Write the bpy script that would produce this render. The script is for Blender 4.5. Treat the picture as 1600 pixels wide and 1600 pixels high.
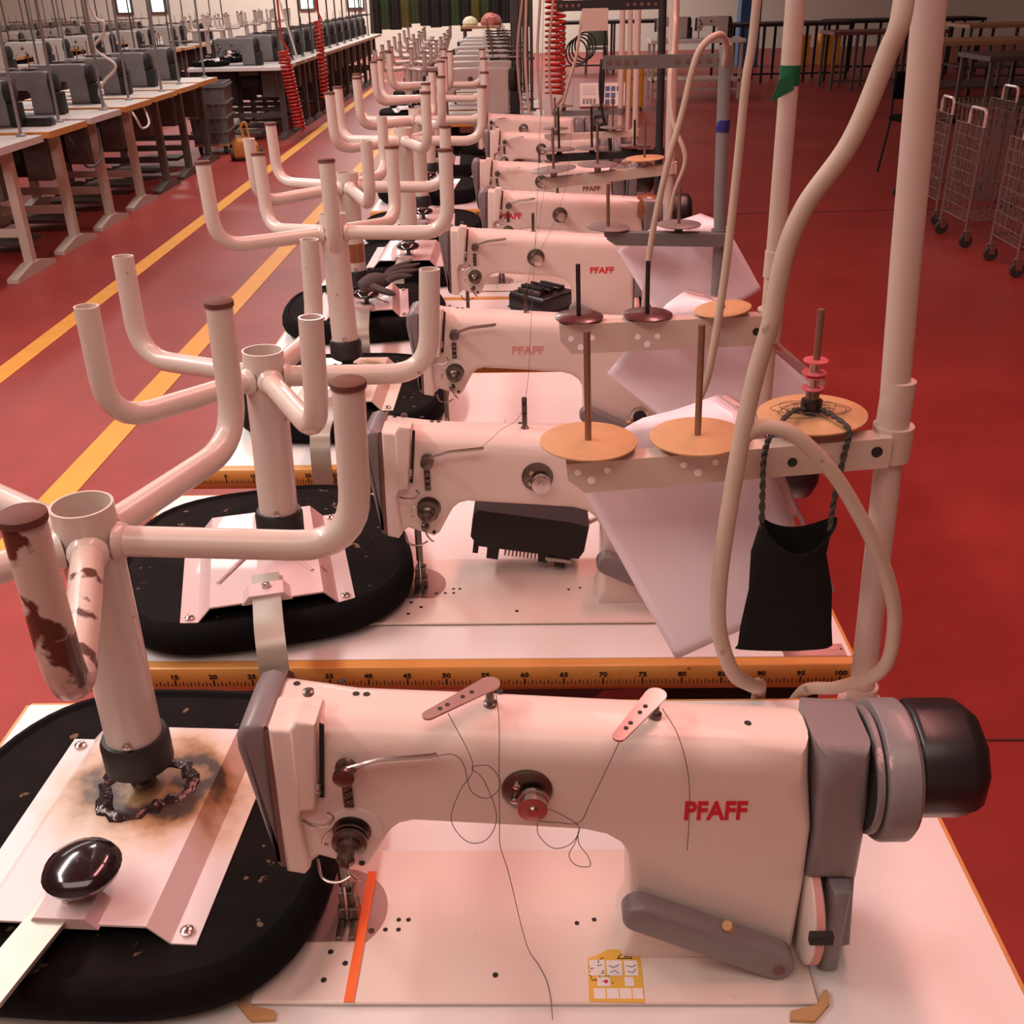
import bpy, math, random
from mathutils import Vector, Matrix
R = random.Random(7)
PI = math.pi
for o in list(bpy.data.objects): bpy.data.objects.remove(o)
scene = bpy.context.scene
COL = scene.collection

# ------------------------------------------------------------------ camera
F_PX, PITCH, YAW, ROLL = 1592.3, .4778, .0261, -.0225
CAM = Vector((.6162, -1.0739, 1.5504))
fw = Vector((-math.sin(YAW)*math.cos(PITCH), math.cos(YAW)*math.cos(PITCH), -math.sin(PITCH)))
rt = Vector((math.cos(YAW), math.sin(YAW), 0)); up = rt.cross(fw)
r2 = rt*math.cos(ROLL)+up*math.sin(ROLL); u2 = -rt*math.sin(ROLL)+up*math.cos(ROLL)
cd = bpy.data.cameras.new('camera'); cam = bpy.data.objects.new('camera', cd); COL.objects.link(cam)
M = Matrix((r2, u2, -fw)).transposed().to_4x4(); M.translation = CAM
cam.matrix_world = M
cd.sensor_width = 36; cd.sensor_fit = 'HORIZONTAL'; cd.lens = F_PX/1600*36
cd.clip_start = .02; cd.clip_end = 120
scene.camera = cam

# ------------------------------------------------------------------ world, lights, exposure
w = bpy.data.worlds.new('world'); scene.world = w; w.use_nodes = True
w.node_tree.nodes['Background'].inputs[0].default_value = (1, .72, .66, 1)
w.node_tree.nodes['Background'].inputs[1].default_value = .0
def area(name, loc, sx, sy, power, col, rot=(0, 0, 0)):
    l = bpy.data.lights.new(name, 'AREA'); l.shape = 'RECTANGLE'; l.size = sx; l.size_y = sy
    l.energy = power; l.color = col
    o = bpy.data.objects.new(name, l); COL.objects.link(o); o.location = loc; o.rotation_euler = rot
    return o
PINK = (1, .40, .36); CREAM = (1, .84, .74); WHITE = (1, .92, .87)
# ceiling fluorescent lamps over the aisles and left rows, plus added fill lights
area('ceiling_lamp_aisle_near', (-1.75, .8, 3.2), .3, 3.6, 104, WHITE)
area('ceiling_lamp_aisle_mid', (-1.9, 9.0, 4.3), .5, 6.0, 130, WHITE)
area('ceiling_lamp_aisle_far', (-1.7, 18.0, 4.3), .5, 8.0, 160, WHITE)
area('fill_light_front', (-.2, -2.4, 4.3), 4.5, 1.6, 50, CREAM)  # added fill from behind the camera, lifts the front faces
area('fill_light_row_pink', (1.6, 1.6, 4.3), .5, 4.5, 92, PINK)  # added pink fill, tints table tops and shadows; not a fluorescent tube
area('ceiling_lamp_left', (-6, 11.0, 4.3), .5, 10.0, 90, WHITE)
area('fill_light_back_wall', (-3, 24.0, 4.2), 11, .6, 400, WHITE)  # added light to brighten the far wall, not a real fixture
scene.view_settings.view_transform = 'Standard'
scene.view_settings.look = 'None'
scene.view_settings.gamma = 1
scene.view_settings.use_curve_mapping = False
scene.view_settings.exposure = 0.58

# ------------------------------------------------------------------ materials
MATS = {}
def pm(name, col, rough=.5, metal=0., var=.07, scale=18., bump=0., bscale=200., coat=0., spec=.5,
       wear=None, wcol=(.1, .035, .02), wscale=30., detail=4., trans=0.):
    m = bpy.data.materials.new(name); m.use_nodes = True; nt = m.node_tree; N = nt.nodes; L = nt.links
    b = N['Principled BSDF']; tc = N.new('ShaderNodeTexCoord')
    b.inputs['Roughness'].default_value = rough; b.inputs['Metallic'].default_value = metal
    b.inputs['Specular IOR Level'].default_value = spec; b.inputs['Coat Weight'].default_value = coat
    b.inputs['Transmission Weight'].default_value = trans
    nz = N.new('ShaderNodeTexNoise'); nz.inputs['Scale'].default_value = scale; nz.inputs['Detail'].default_value = detail
    L.new(tc.outputs['Object'], nz.inputs['Vector'])
    mx = N.new('ShaderNodeMix'); mx.data_type = 'RGBA'
    mx.inputs[6].default_value = (*[c*(1-var) for c in col], 1); mx.inputs[7].default_value = (*[min(1, c*(1+var)) for c in col], 1)
    L.new(nz.outputs['Fac'], mx.inputs[0]); out = mx.outputs[2]
    if wear:
        n2 = N.new('ShaderNodeTexNoise'); n2.inputs['Scale'].default_value = wscale; n2.inputs['Detail'].default_value = 6
        L.new(tc.outputs['Object'], n2.inputs['Vector'])
        rp = N.new('ShaderNodeValToRGB'); rp.color_ramp.elements[0].position = wear; rp.color_ramp.elements[1].position = wear+.03
        L.new(n2.outputs['Fac'], rp.inputs[0])
        m2 = N.new('ShaderNodeMix'); m2.data_type = 'RGBA'; m2.inputs[7].default_value = (*wcol, 1)
        L.new(rp.outputs[0], m2.inputs[0]); L.new(out, m2.inputs[6]); out = m2.outputs[2]
    L.new(out, b.inputs['Base Color'])
    if bump:
        n3 = N.new('ShaderNodeTexNoise'); n3.inputs['Scale'].default_value = bscale; n3.inputs['Detail'].default_value = 3
        L.new(tc.outputs['Object'], n3.inputs['Vector'])
        bp = N.new('ShaderNodeBump'); bp.inputs['Strength'].default_value = bump; bp.inputs['Distance'].default_value = .002
        L.new(n3.outputs['Fac'], bp.inputs['Height']); L.new(bp.outputs[0], b.inputs['Normal'])
    MATS[name] = m
    return m
pm('enamel', (.75, .60, .54), .38, var=.035, scale=9, bump=.08, bscale=260, coat=.15, wear=.76, wcol=(.45, .3, .24), wscale=60)
pm('enamel_bed', (.76, .62, .56), .4, var=.05, scale=14, coat=.1, wear=.74, wcol=(.5, .33, .27), wscale=45)
pm('grey_enamel', (.205, .17, .175), .42, var=.06, bump=.1, bscale=300, coat=.1)
pm('grey_enamel_worn', (.205, .17, .175), .42, var=.06, coat=.1, wear=.585, wcol=(.62, .40, .40), wscale=20)
pm('grey_dark', (.12, .105, .11), .45)
pm('black_plastic', (.010, .007, .008), .38, var=.2, coat=.05)
pm('black_matte', (.012, .010, .010), .7, var=.3)
pm('black_fabric', (.0065, .0055, .006), .95, var=.35, scale=60, bump=.5, bscale=900, spec=.12)
pm('black_felt', (.010, .008, .0075), .95, var=.6, scale=25, bump=.4, bscale=500, spec=.1, wear=.66, wcol=(.16, .1, .06), wscale=55)
pm('pouch_cloth', (.012, .011, .0105), .95, var=.25, scale=70, bump=.5, bscale=900, spec=.15)
pm('weld_dark', (.055, .035, .035), .22, .6, var=.6, scale=90, bump=.6, bscale=160)
pm('chrome', (.55, .47, .44), .22, 1., var=.08)
pm('steel_dark', (.17, .14, .125), .33, 1., var=.15)
pm('steel_strap', (.46, .42, .36), .42, .6, var=.15, scale=25)
pm('steel_plate', (.6, .4, .37), .3, .7, var=.06)
pm('laminate', (.78, .73, .71), .32, var=.03, scale=6, wear=.77, wcol=(.55, .42, .36), wscale=25)
pm('laminate_grey', (.62, .56, .52), .4, var=.05)
pm('wood_edge', (.60, .27, .065), .42, var=.22, scale=14, coat=.15, wear=.72, wcol=(.22, .07, .02), wscale=35)
pm('wood_pale', (.45, .27, .14), .5, var=.15)
pm('tube_cream', (.63, .52, .46), .33, var=.05, scale=12, coat=.25, wear=.715, wcol=(.30, .17, .11), wscale=70)
pm('tube_worn', (.61, .49, .42), .36, var=.06, scale=12, coat=.2, wear=.55, wcol=(.10, .035, .022), wscale=24)
pm('rust_cap', (.13, .045, .03), .75, var=.35, scale=90)
pm('plate_pink', (.62, .43, .42), .34, var=.06, scale=10, coat=.25, wear=.70, wcol=(.28, .15, .1), wscale=45)
pm('pole_beige', (.56, .42, .36), .45, var=.06, wear=.73, wcol=(.25, .16, .12), wscale=45)
pm('pole_grey', (.21, .19, .19), .45, var=.1)
pm('bar_beige', (.56, .42, .35), .5, var=.08)
pm('bar_grey', (.15, .135, .13), .5, var=.1)
pm('fibre_disc', (.50, .27, .125), .65, var=.25, scale=22, wear=.68, wcol=(.28, .12, .05), wscale=18)
pm('maroon_disc', (.085, .02, .02), .3, var=.25, coat=.3)
pm('grey_disc', (.19, .14, .13), .45, var=.15)
pm('rod_bronze', (.30, .19, .14), .35, .8, var=.1)
pm('cable_beige', (.50, .37, .29), .55, var=.12, scale=30, wear=.68, wcol=(.33, .22, .17), wscale=40)
pm('cable_black', (.012, .01, .01), .5)
pm('cable_white', (.68, .62, .56), .5)
pm('thread', (.09, .07, .055), .8)
pm('paper', (.92, .79, .86), .3, var=.025, scale=8, coat=.25)
pm('plastic_clear', (.72, .5, .5), .25, var=.04, trans=.55)
pm('red_print', (.62, .012, .03), .45, var=.1)
pm('faded_print', (.62, .27, .25), .5, var=.15)
pm('dark_print', (.16, .07, .06), .5, var=.15)
pm('ink', (.015, .012, .01), .7)
pm('orange_tape', (.85, .14, .025), .5, var=.05)
pm('green_tape', (.0, .10, .04), .45)
pm('blue_tape', (.02, .02, .16), .45)
pm('brown_tape', (.26, .09, .03), .25, coat=.4)
pm('label_yellow', (.75, .42, .06), .5, var=.12)
pm('label_white', (.80, .70, .68), .5, var=.08, scale=120)
pm('felt_tan', (.5, .29, .13), .9, var=.15)
pm('bobbin_pink', (.85, .18, .2), .2, var=.05, trans=.3)
pm('cord_dark', (.05, .04, .032), .9, var=.5, scale=120)
pm('leg_beige', (.50, .42, .35), .5, var=.08)
pm('leg_dark', (.09, .072, .065), .5, var=.15)
pm('machine_grey', (.175, .165, .165), .45, var=.12, bump=.1)
pm('machine_pale', (.55, .47, .43), .42, var=.08)
pm('crate_grey', (.155, .145, .145), .55, var=.1)
pm('trolley_orange', (.55, .2, .03), .5, var=.2)
pm('hose_red', (.50, .03, .02), .4, var=.1)
pm('wire_chrome', (.40, .33, .31), .3, .9, var=.1)
pm('rubber', (.03, .026, .025), .7, var=.2)
pm('cabinet_yellow', (.75, .33, .02), .5, var=.05)
pm('key_blue', (.05, .10, .26), .5)
pm('screen_grey', (.55, .53, .48), .3)
pm('box_cream', (.72, .66, .58), .45)
pm('cloth_green', (.03, .06, .02), .9, var=.3)
pm('cloth_dark', (.014, .016, .016), .9, var=.3)
pm('cloth_olive', (.09, .09, .02), .9, var=.3)
pm('cloth_pink', (.5, .16, .14), .9, var=.2)
pm('cloth_cream', (.72, .66, .45), .9, var=.1)
pm('glove_grey', (.085, .065, .065), .95, var=.3, scale=60, bump=.5)
pm('knob_black', (.014, .008, .009), .15, coat=.6, var=.1)
pm('collar_black', (.016, .014, .014), .45, var=.2)
pm('chair_green', (.10, .16, .10), .5)
pm('line_yellow', (.80, .36, .045), .55, var=.12, scale=9, wear=.74, wcol=(.5, .12, .05), wscale=14)
pm('joint_dark', (.07, .02, .015), .9)
pm('wall_white', (.74, .72, .62), .8, var=.03, scale=2)
pm('ceiling_paint', (.72, .60, .56), .9, var=.02, scale=1)
pm('blue_paint', (.03, .10, .25), .5)
# floor paint: red with scuffs and darker stains
def floor_mat():
    m = bpy.data.materials.new('floor_red'); m.use_nodes = True; nt = m.node_tree; N = nt.nodes; L = nt.links
    b = N['Principled BSDF']; tc = N.new('ShaderNodeTexCoord')
    def noise(sc, det, rough=.6):
        n = N.new('ShaderNodeTexNoise'); n.inputs['Scale'].default_value = sc; n.inputs['Detail'].default_value = det
        n.inputs['Roughness'].default_value = rough; L.new(tc.outputs['Object'], n.inputs['Vector']); return n
    a = noise(.9, 6); c = noise(7, 5); d = noise(26, 4)
    r = N.new('ShaderNodeValToRGB'); e = r.color_ramp.elements
    e[0].position = .32; e[0].color = (.30, .028, .022, 1); e[1].position = .68; e[1].color = (.42, .050, .040, 1)
    L.new(a.outputs['Fac'], r.inputs[0])
    mx = N.new('ShaderNodeMix'); mx.data_type = 'RGBA'; mx.blend_type = 'MULTIPLY'; mx.inputs[0].default_value = .35
    L.new(r.outputs[0], mx.inputs[6]); L.new(c.outputs['Fac'], mx.inputs[7])
    rr = N.new('ShaderNodeValToRGB'); q = rr.color_ramp.elements; q[0].position = .70; q[1].position = .76
    L.new(d.outputs['Fac'], rr.inputs[0])
    m2 = N.new('ShaderNodeMix'); m2.data_type = 'RGBA'; m2.inputs[7].default_value = (.42, .12, .09, 1)
    L.new(rr.outputs[0], m2.inputs[0]); L.new(mx.outputs[2], m2.inputs[6]); L.new(m2.outputs[2], b.inputs['Base Color'])
    b.inputs['Roughness'].default_value = .42; b.inputs['Specular IOR Level'].default_value = .45
    MATS['floor_red'] = m
floor_mat()
# seat plate scorched around a weld
def scorch_mat(name, base):
    m = bpy.data.materials.new(name); m.use_nodes = True; nt = m.node_tree; N = nt.nodes; L = nt.links
    b = N['Principled BSDF']; tc = N.new('ShaderNodeTexCoord')
    nz = N.new('ShaderNodeTexNoise'); nz.inputs['Scale'].default_value = 26; nz.inputs['Detail'].default_value = 8
    L.new(tc.outputs['Object'], nz.inputs['Vector'])
    mp = N.new('ShaderNodeMapping'); mp.inputs['Scale'].default_value = (.85, 1.1, 0); mp.inputs['Location'].default_value = (-.010, -.048, 0)
    L.new(tc.outputs['Object'], mp.inputs['Vector'])
    ln = N.new('ShaderNodeVectorMath'); ln.operation = 'LENGTH'; L.new(mp.outputs[0], ln.inputs[0])
    ad = N.new('ShaderNodeMath'); ad.operation = 'MULTIPLY_ADD'; ad.inputs[1].default_value = .09
    sb = N.new('ShaderNodeMath'); sb.operation = 'SUBTRACT'; sb.inputs[1].default_value = .5
    L.new(nz.outputs['Fac'], sb.inputs[0]); L.new(sb.outputs[0], ad.inputs[0]); L.new(ln.outputs['Value'], ad.inputs[2])
    r = N.new('ShaderNodeValToRGB'); cr = r.color_ramp
    cr.elements[0].position = 0; cr.elements[0].color = (.30, .16, .08, 1)
    cr.elements[1].position = .115; cr.elements[1].color = (*base, 1)
    for p, c in ((.024, (.32, .19, .10, 1)), (.034, (.06, .035, .03, 1)), (.048, (.07, .04, .028, 1)), (.058, (.36, .19, .09, 1)), (.080, (.62, .46, .36, 1))):
        k = cr.elements.new(p); k.color = c
    L.new(ad.outputs[0], r.inputs[0]); L.new(r.outputs[0], b.inputs['Base Color'])
    b.inputs['Roughness'].default_value = .36; b.inputs['Coat Weight'].default_value = .2
    MATS[name] = m
scorch_mat('plate_scorched', (.74, .62, .62))
scorch_mat('plate_scorched_cream', (.72, .58, .50))

# ------------------------------------------------------------------ mesh builder
def cat_rom(pts, n=8):
    P = [Vector(p) for p in pts]; P = [P[0]*2-P[1]]+P+[P[-1]*2-P[-2]]; out = []
    for i in range(1, len(P)-2):
        for k in range(n):
            t = k/n; a, b, c, d = P[i-1:i+3]
            out.append(.5*((2*b)+(c-a)*t+(2*a-5*b+4*c-d)*t*t+(3*b-a-3*c+d)*t**3))
    out.append(P[-2]); return out
def fillet(pts, rad, n=6):
    P = [Vector(p) for p in pts]; out = [P[0]]
    for i in range(1, len(P)-1):
        a = (P[i-1]-P[i]); b = (P[i+1]-P[i]); d = min(rad, a.length*.49, b.length*.49)
        s = P[i]+a.normalized()*d; e = P[i]+b.normalized()*d
        for k in range(n+1):
            t = k/n; out.append(s*(1-t)**2+P[i]*2*t*(1-t)+e*t*t)
    out.append(P[-1]); return out
class MB:
    def __init__(s): s.v = []; s.f = []; s.sm = []
    def add(s, v, f, smooth=False):
        b = len(s.v); s.v += [tuple(x) for x in v]; s.f += [tuple(b+i for i in q) for q in f]; s.sm += [smooth]*len(f); return s
    def box(s, x0, x1, y0, y1, z0, z1, m=None):
        v = [Vector((x, y, z)) for z in (z0, z1) for y in (y0, y1) for x in (x0, x1)]
        if m: v = [m @ p for p in v]
        return s.add(v, [(0, 2, 3, 1), (4, 5, 7, 6), (0, 1, 5, 4), (2, 6, 7, 3), (0, 4, 6, 2), (1, 3, 7, 5)])
    def tube(s, pts, r, n=10, cap=True, closed=False, flat=None):
        P = [Vector(p) for p in pts]; m = len(P); rs = r if isinstance(r, (list, tuple)) else [r]*m
        T = []
        for i in range(m):
            if closed: t = P[(i+1) % m]-P[i-1]
            else: t = P[min(i+1, m-1)]-P[max(i-1, 0)]
            T.append(t.normalized() if t.length > 1e-9 else Vector((0, 0, 1)))
        u = T[0].orthogonal().normalized()
        if flat is not None: u = (Vector(flat)-T[0]*T[0].dot(Vector(flat))).normalized()
        v = []
        for i in range(m):
            if i:
                q = T[i-1].rotation_difference(T[i]); u = (q @ u); u = (u-T[i]*T[i].dot(u)).normalized()
            w_ = T[i].cross(u)
            for k in range(n):
                a = 2*PI*k/n; v.append(P[i]+(u*math.cos(a)+w_*math.sin(a))*rs[i])
        f = []
        for i in range(m if closed else m-1):
            j = (i+1) % m
            for k in range(n): f.append((i*n+k, i*n+(k+1) % n, j*n+(k+1) % n, j*n+k))
        s.add(v, f, True)
        if cap and not closed:
            b = len(s.v)-len(v)
            s.f += [tuple(b+k for k in range(n))[::-1], tuple(b+(m-1)*n+k for k in range(n))]; s.sm += [False, False]
        return s
    def lathe(s, prof, c=(0, 0, 0), axis=(0, 0, 1), n=20, cap=True, smooth=True):
        ax = Vector(axis).normalized(); u = ax.orthogonal().normalized(); w_ = ax.cross(u); c = Vector(c); v = []
        for r, h in prof:
            for k in range(n):
                a = 2*PI*k/n; v.append(c+ax*h+(u*math.cos(a)+w_*math.sin(a))*r)
        f = []
        for i in range(len(prof)-1):
            for k in range(n): f.append((i*n+k, i*n+(k+1) % n, (i+1)*n+(k+1) % n, (i+1)*n+k))
        b = len(s.v); s.add(v, f, smooth)
        if cap:
            if prof[0][0] > 1e-6: s.f.append(tuple(b+k for k in range(n))[::-1]); s.sm.append(False)
            if prof[-1][0] > 1e-6: s.f.append(tuple(b+(len(prof)-1)*n+k for k in range(n))); s.sm.append(False)
        return s
    def prism(s, poly, axis, a, b):
        def mk(p, t):
            return {'y': (p[0], t, p[1]), 'z': (p[0], p[1], t), 'x': (t, p[0], p[1])}[axis]
        n = len(poly); v = [mk(p, a) for p in poly]+[mk(p, b) for p in poly]
        f = [tuple(range(n)), tuple(range(2*n-1, n-1, -1))]+[(i, i+n, (i+1) % n+n, (i+1) % n) for i in range(n)]
        return s.add(v, f)
    def puff(s, poly, y0, y1, rf, rb, k=4, axis='y'):
        """polygon (ccw in x,z) swept from y0 to y1 with rounded front and back rims"""
        n = len(poly); P = [Vector(p) for p in poly]
        rf = rf if isinstance(rf, (list, tuple)) else [rf]*n; rb = rb if isinstance(rb, (list, tuple)) else [rb]*n
        nor = []
        for i in range(n):
            a = (P[i]-P[i-1]).normalized(); b = (P[(i+1) % n]-P[i]).normalized()
            na = Vector((a.y, -a.x)); nb = Vector((b.y, -b.x)); m = na+nb
            m = m.normalized() if m.length > 1e-6 else na
            nor.append(m/max(.55, m.dot(na)))
        rings = []
        for j in range(k+1):
            t = PI/2*j/k; rings.append([(P[i]-nor[i]*rf[i]*(1-math.sin(t)), y0+rf[i]*(1-math.cos(t))) for i in range(n)])
        for j in range(k+1):
            t = PI/2*(1-j/k); rings.append([(P[i]-nor[i]*rb[i]*(1-math.sin(t)), y1-rb[i]*(1-math.cos(t))) for i in range(n)])
        v = []
        for rg in rings:
            for p, y in rg: v.append((p.x, y, p.y) if axis == 'y' else ((y, p.x, p.y) if axis == 'x' else (p.x, p.y, y)))
        f = []
        for j in range(len(rings)-1):
            for i in range(n): f.append((j*n+i, (j+1)*n+i, (j+1)*n+(i+1) % n, j*n+(i+1) % n))
        b = len(s.v); s.add(v, f, True)
        s.f += [tuple(b+i for i in range(n)), tuple(b+(len(rings)-1)*n+i for i in range(n))[::-1]]; s.sm += [False, False]
        return s
    def mesh(s, name):
        me = bpy.data.meshes.new(name); me.from_pydata(s.v, [], s.f); me.polygons.foreach_set('use_smooth', s.sm); me.update(); me.set_sharp_from_angle(angle=.75)
        return me
    def build(s, name, mat, parent=None, loc=None, bevel=0, auto=True):
        me = s.mesh(name); me.materials.append(MATS[mat])
        o = bpy.data.objects.new(name, me); COL.objects.link(o)
        if parent: o.parent = parent
        if loc: o.location = loc
        if bevel:
            b = o.modifiers.new('bevel', 'BEVEL'); b.width = bevel; b.segments = 2; b.limit_method = 'ANGLE'; b.angle_limit = .7
        return o
def fixn(o):
    import bmesh
    bm = bmesh.new(); bm.from_mesh(o.data); bmesh.ops.recalc_face_normals(bm, faces=bm.faces); bm.to_mesh(o.data); bm.free(); return o
def tag(o, label, cat, group=None, kind=None):
    if label: o['label'] = label
    if cat: o['category'] = cat
    if group: o['group'] = group
    if kind: o['kind'] = kind
    return o
def thing(name, label, cat, loc=(0, 0, 0), rz=0, group=None, rot=None):
    o = bpy.data.objects.new(name, None); COL.objects.link(o); o.empty_display_size = .05
    o.location = loc; o.rotation_euler = rot or (0, 0, rz); return tag(o, label, cat, group)
KIDS = {}
def copy_tree(o, parent=None):
    c = o.copy(); COL.objects.link(c)
    if parent: c.parent = parent
    for ch in o.children: copy_tree(ch, c)
    return c
def recopy(o, label, loc=None, rz=None, rot=None, group=None):
    c = copy_tree(o); c['label'] = label
    if loc: c.location = loc
    if rz is not None: c.rotation_euler = (0, 0, rz)
    if rot: c.rotation_euler = rot
    if group: c['group'] = group
    return c
def text_mesh(body, size, fat=0., ext=.0003):
    cu = bpy.data.curves.new('txt', 'FONT'); cu.body = body; cu.size = size; cu.offset = fat; cu.extrude = ext
    cu.align_x = 'CENTER'; cu.align_y = 'CENTER'; cu.resolution_u = 3
    o = bpy.data.objects.new('txt', cu); COL.objects.link(o); bpy.context.view_layer.update()
    me = bpy.data.meshes.new_from_object(o.evaluated_get(bpy.context.evaluated_depsgraph_get()))
    bpy.data.objects.remove(o); bpy.data.curves.remove(cu)
    v = [x.co.copy() for x in me.vertices]; f = [tuple(p.vertices) for p in me.polygons]; bpy.data.meshes.remove(me)
    return v, f
def text(mb, body, size, mat4, fat=0., ext=.0003, sx=1.):
    v, f = text_mesh(body, size, fat, ext)
    mb.add([mat4 @ Vector((p.x*sx, p.y, p.z)) for p in v], f); return mb
FRONT = Matrix.Rotation(PI/2, 4, 'X')
def at_front(x, y, z): return Matrix.Translation((x, y, z)) @ FRONT

# ------------------------------------------------------------------ the hall
def struct(name, mb, mat, label, parent=None):
    o = mb.build(name, mat, parent); tag(o, label, None, kind='structure'); return o
struct('floor', MB().box(-15, 13, -5, 27.2, -.1, 0), 'floor_red', 'red painted concrete floor of the sewing hall')
struct('wall_back', MB().box(-15, 13, 27, 27.2, 0, 4.6), 'wall_white', 'white wall at the far end of the hall')
struct('wall_left', MB().box(-15.2, -15, -5, 27.2, 0, 4.6), 'wall_white', 'white wall on the left of the hall')
struct('wall_right', MB().box(13, 13.2, -5, 27.2, 0, 4.6), 'wall_white', 'white wall on the right of the hall')
struct('wall_front', MB().box(-15.2, 13.2, -5.2, -5, 0, 4.6), 'wall_white', 'white wall behind the viewer')
struct('ceiling', MB().box(-15.2, 13.2, -5.2, 27.2, 4.6, 4.7), 'ceiling_paint', 'pale ceiling of the hall')
def strip(p0, p1, wd):
    a, b = Vector((*p0, 0)), Vector((*p1, 0)); d = (b-a).normalized(); n = Vector((-d.y, d.x, 0))*wd/2
    v = [a-n, a+n, b+n, b-n]; return MB().add([(q.x, q.y, 0.0005) for q in v]+[(q.x, q.y, .0025) for q in v], [(3, 2, 1, 0), (4, 5, 6, 7), (0, 1, 5, 4), (1, 2, 6, 5), (2, 3, 7, 6), (3, 0, 4, 7)])
struct('trim_1', strip((-1.79, .5), (-2.12, 19.5), .105), 'line_yellow', 'yellow floor line on the far side of the aisle')
struct('trim_2', strip((-1.045, .3), (-1.045, 14.5), .11), 'line_yellow', 'yellow floor line beside the row of white tables')
struct('trim_3', strip((1.05, .762), (6.0, .77), .006), 'joint_dark', 'dark expansion joint across the red floor')
struct('trim_4', strip((1.3, 6.68), (9.0, 6.9), .012), 'joint_dark', 'faint joint across the red floor further back')

# ------------------------------------------------------------------ sewing tables of the main row
TZ = .78
def make_table():
    t = thing('sewing_table', '', 'table', (0, 0, 0), group='white sewing tables of the main row')
    D = .486
    MB().box(-.012, 1.018, .004, D, .745, TZ).build('tabletop', 'laminate', t)
    # wooden front edge, top flush, chamfered below, rounded ends
    mb = MB(); pr_ = [(.004, .7795), (-.012, .7795), (-.016, .772), (-.016, .752), (-.006, .738), (.03, .738), (.03, .745), (.004, .745)]
    mb.prism(pr_, 'x', -.018, 1.026)
    e = mb.build('front_edge', 'wood_edge', t, bevel=.0015); fixn(e)
    mk = MB()
    for i in range(0, 201):
        x = i*.005; h = .0045 if i % 2 else .007; ww = .0005 if i % 10 else .0011
        if i % 10 == 0: h = .009
        mk.box(x-ww, x+ww, -.0166, -.0155, .754, .754+h)
    tag(mk.build('scale_marks', 'ink', e), None, None, kind='stuff')
    for n in range(5, 101, 5): text(MB(), str(n), .0095, at_front(n/100, -.0166, .7685), .0002, .0004, 1.15).build('scale_number', 'ink', e)
    for s, x in ((0, -.0165), (1, 1.018)):
        MB().box(x, x+.0045, .006, D, .744, TZ-.0006).build('side_edge', 'wood_edge', t)
    MB().box(-.012, 1.018, D, D+.004, .745, TZ-.0006).build('rear_edge', 'wood_edge', t)
    for x in (.09, .88):
        l = MB().box(x, x+.06, .22, .27, .06, .745).build('leg', 'leg_dark', t)
        MB().prism([(.03, 0), (.47, 0), (.47, .02), (.29, .06), (.2, .06), (.03, .02)], 'x', x-.005, x+.065).build('foot', 'leg_dark', l)
        MB().box(x-.004, x+.064, .04, .46, .70, .7449).build('top_bracket', 'leg_dark', l)
    MB().box(.15, .88, .235, .26, .30, .35).build('crossbar', 'leg_dark', t)
    m = MB().lathe([(.03, -.13), (.075, -.12), (.085, -.1), (.085, .06), (.06, .09), (.06, .12)], (.63, .27, .60), (1, 0, 0), 20).build('motor', 'grey_dark', t)
    MB().box(.60, .66, .24, .30, .66, .7449).build('motor_bracket', 'leg_dark', t)
    MB().box(.78, .99, .02, .2, .66, .7449).build('control_box', 'black_matte', t, bevel=.006)
    return t
TY = [-.572, 0, .604, 1.20, 1.715, 2.235, 2.97, 3.60]
TX = [.008, 0, .005, .0, .01, .0, .005, .0]
ORD = ['nearest', 'second', 'third', 'fourth', 'fifth', 'sixth', 'seventh', 'eighth']
tab0 = make_table()
for k in range(8):
    lab = ['white sewing table at the very front under the nearest machine',
           'white sewing table with fully visible yellow wooden measuring edge',
           'third white sewing table from the front in the main row',
           'fourth white sewing table from the front in the main row',
           'fifth white sewing table from the front in the main row',
           'sixth white sewing table from the front in the main row',
           'seventh white sewing table from the front in the main row',
           'rearmost of the eight white sewing tables in the main row'][k]
    if k == 0: t = tab0; t['label'] = lab; t.location = (TX[0], TY[0], 0)
    else: t = recopy(tab0, lab, (TX[k], TY[k], 0))
    if k == 1: tab2 = t
# maker's plate on the second table
mp = MB().box(.932, 1.012, .004, .03, TZ, TZ+.0008).build('maker_plate', 'steel_plate', tab2); mp['label'] = 'metal maker plate with red lettering'
pt = MB(); text(pt, 'PILVE.MAC.', .011, Matrix.Translation((.964, .022, TZ+.0012)), .0004, .0003, .75)
pt.build('plate_lettering', 'red_print', mp)
pe = MB().lathe([(.0055, 0), (.0055, .0004)], (.999, .021, TZ+.0009), (0, 0, 1), 18)
pe.build('plate_emblem', 'faded_print', mp)
for x in (.936, 1.008): MB().lathe([(.0014, 0), (.0014, .0008)], (x, .018, TZ+.0008), (0, 0, 1), 10).build('plate_rivet', 'ink', mp)

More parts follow.
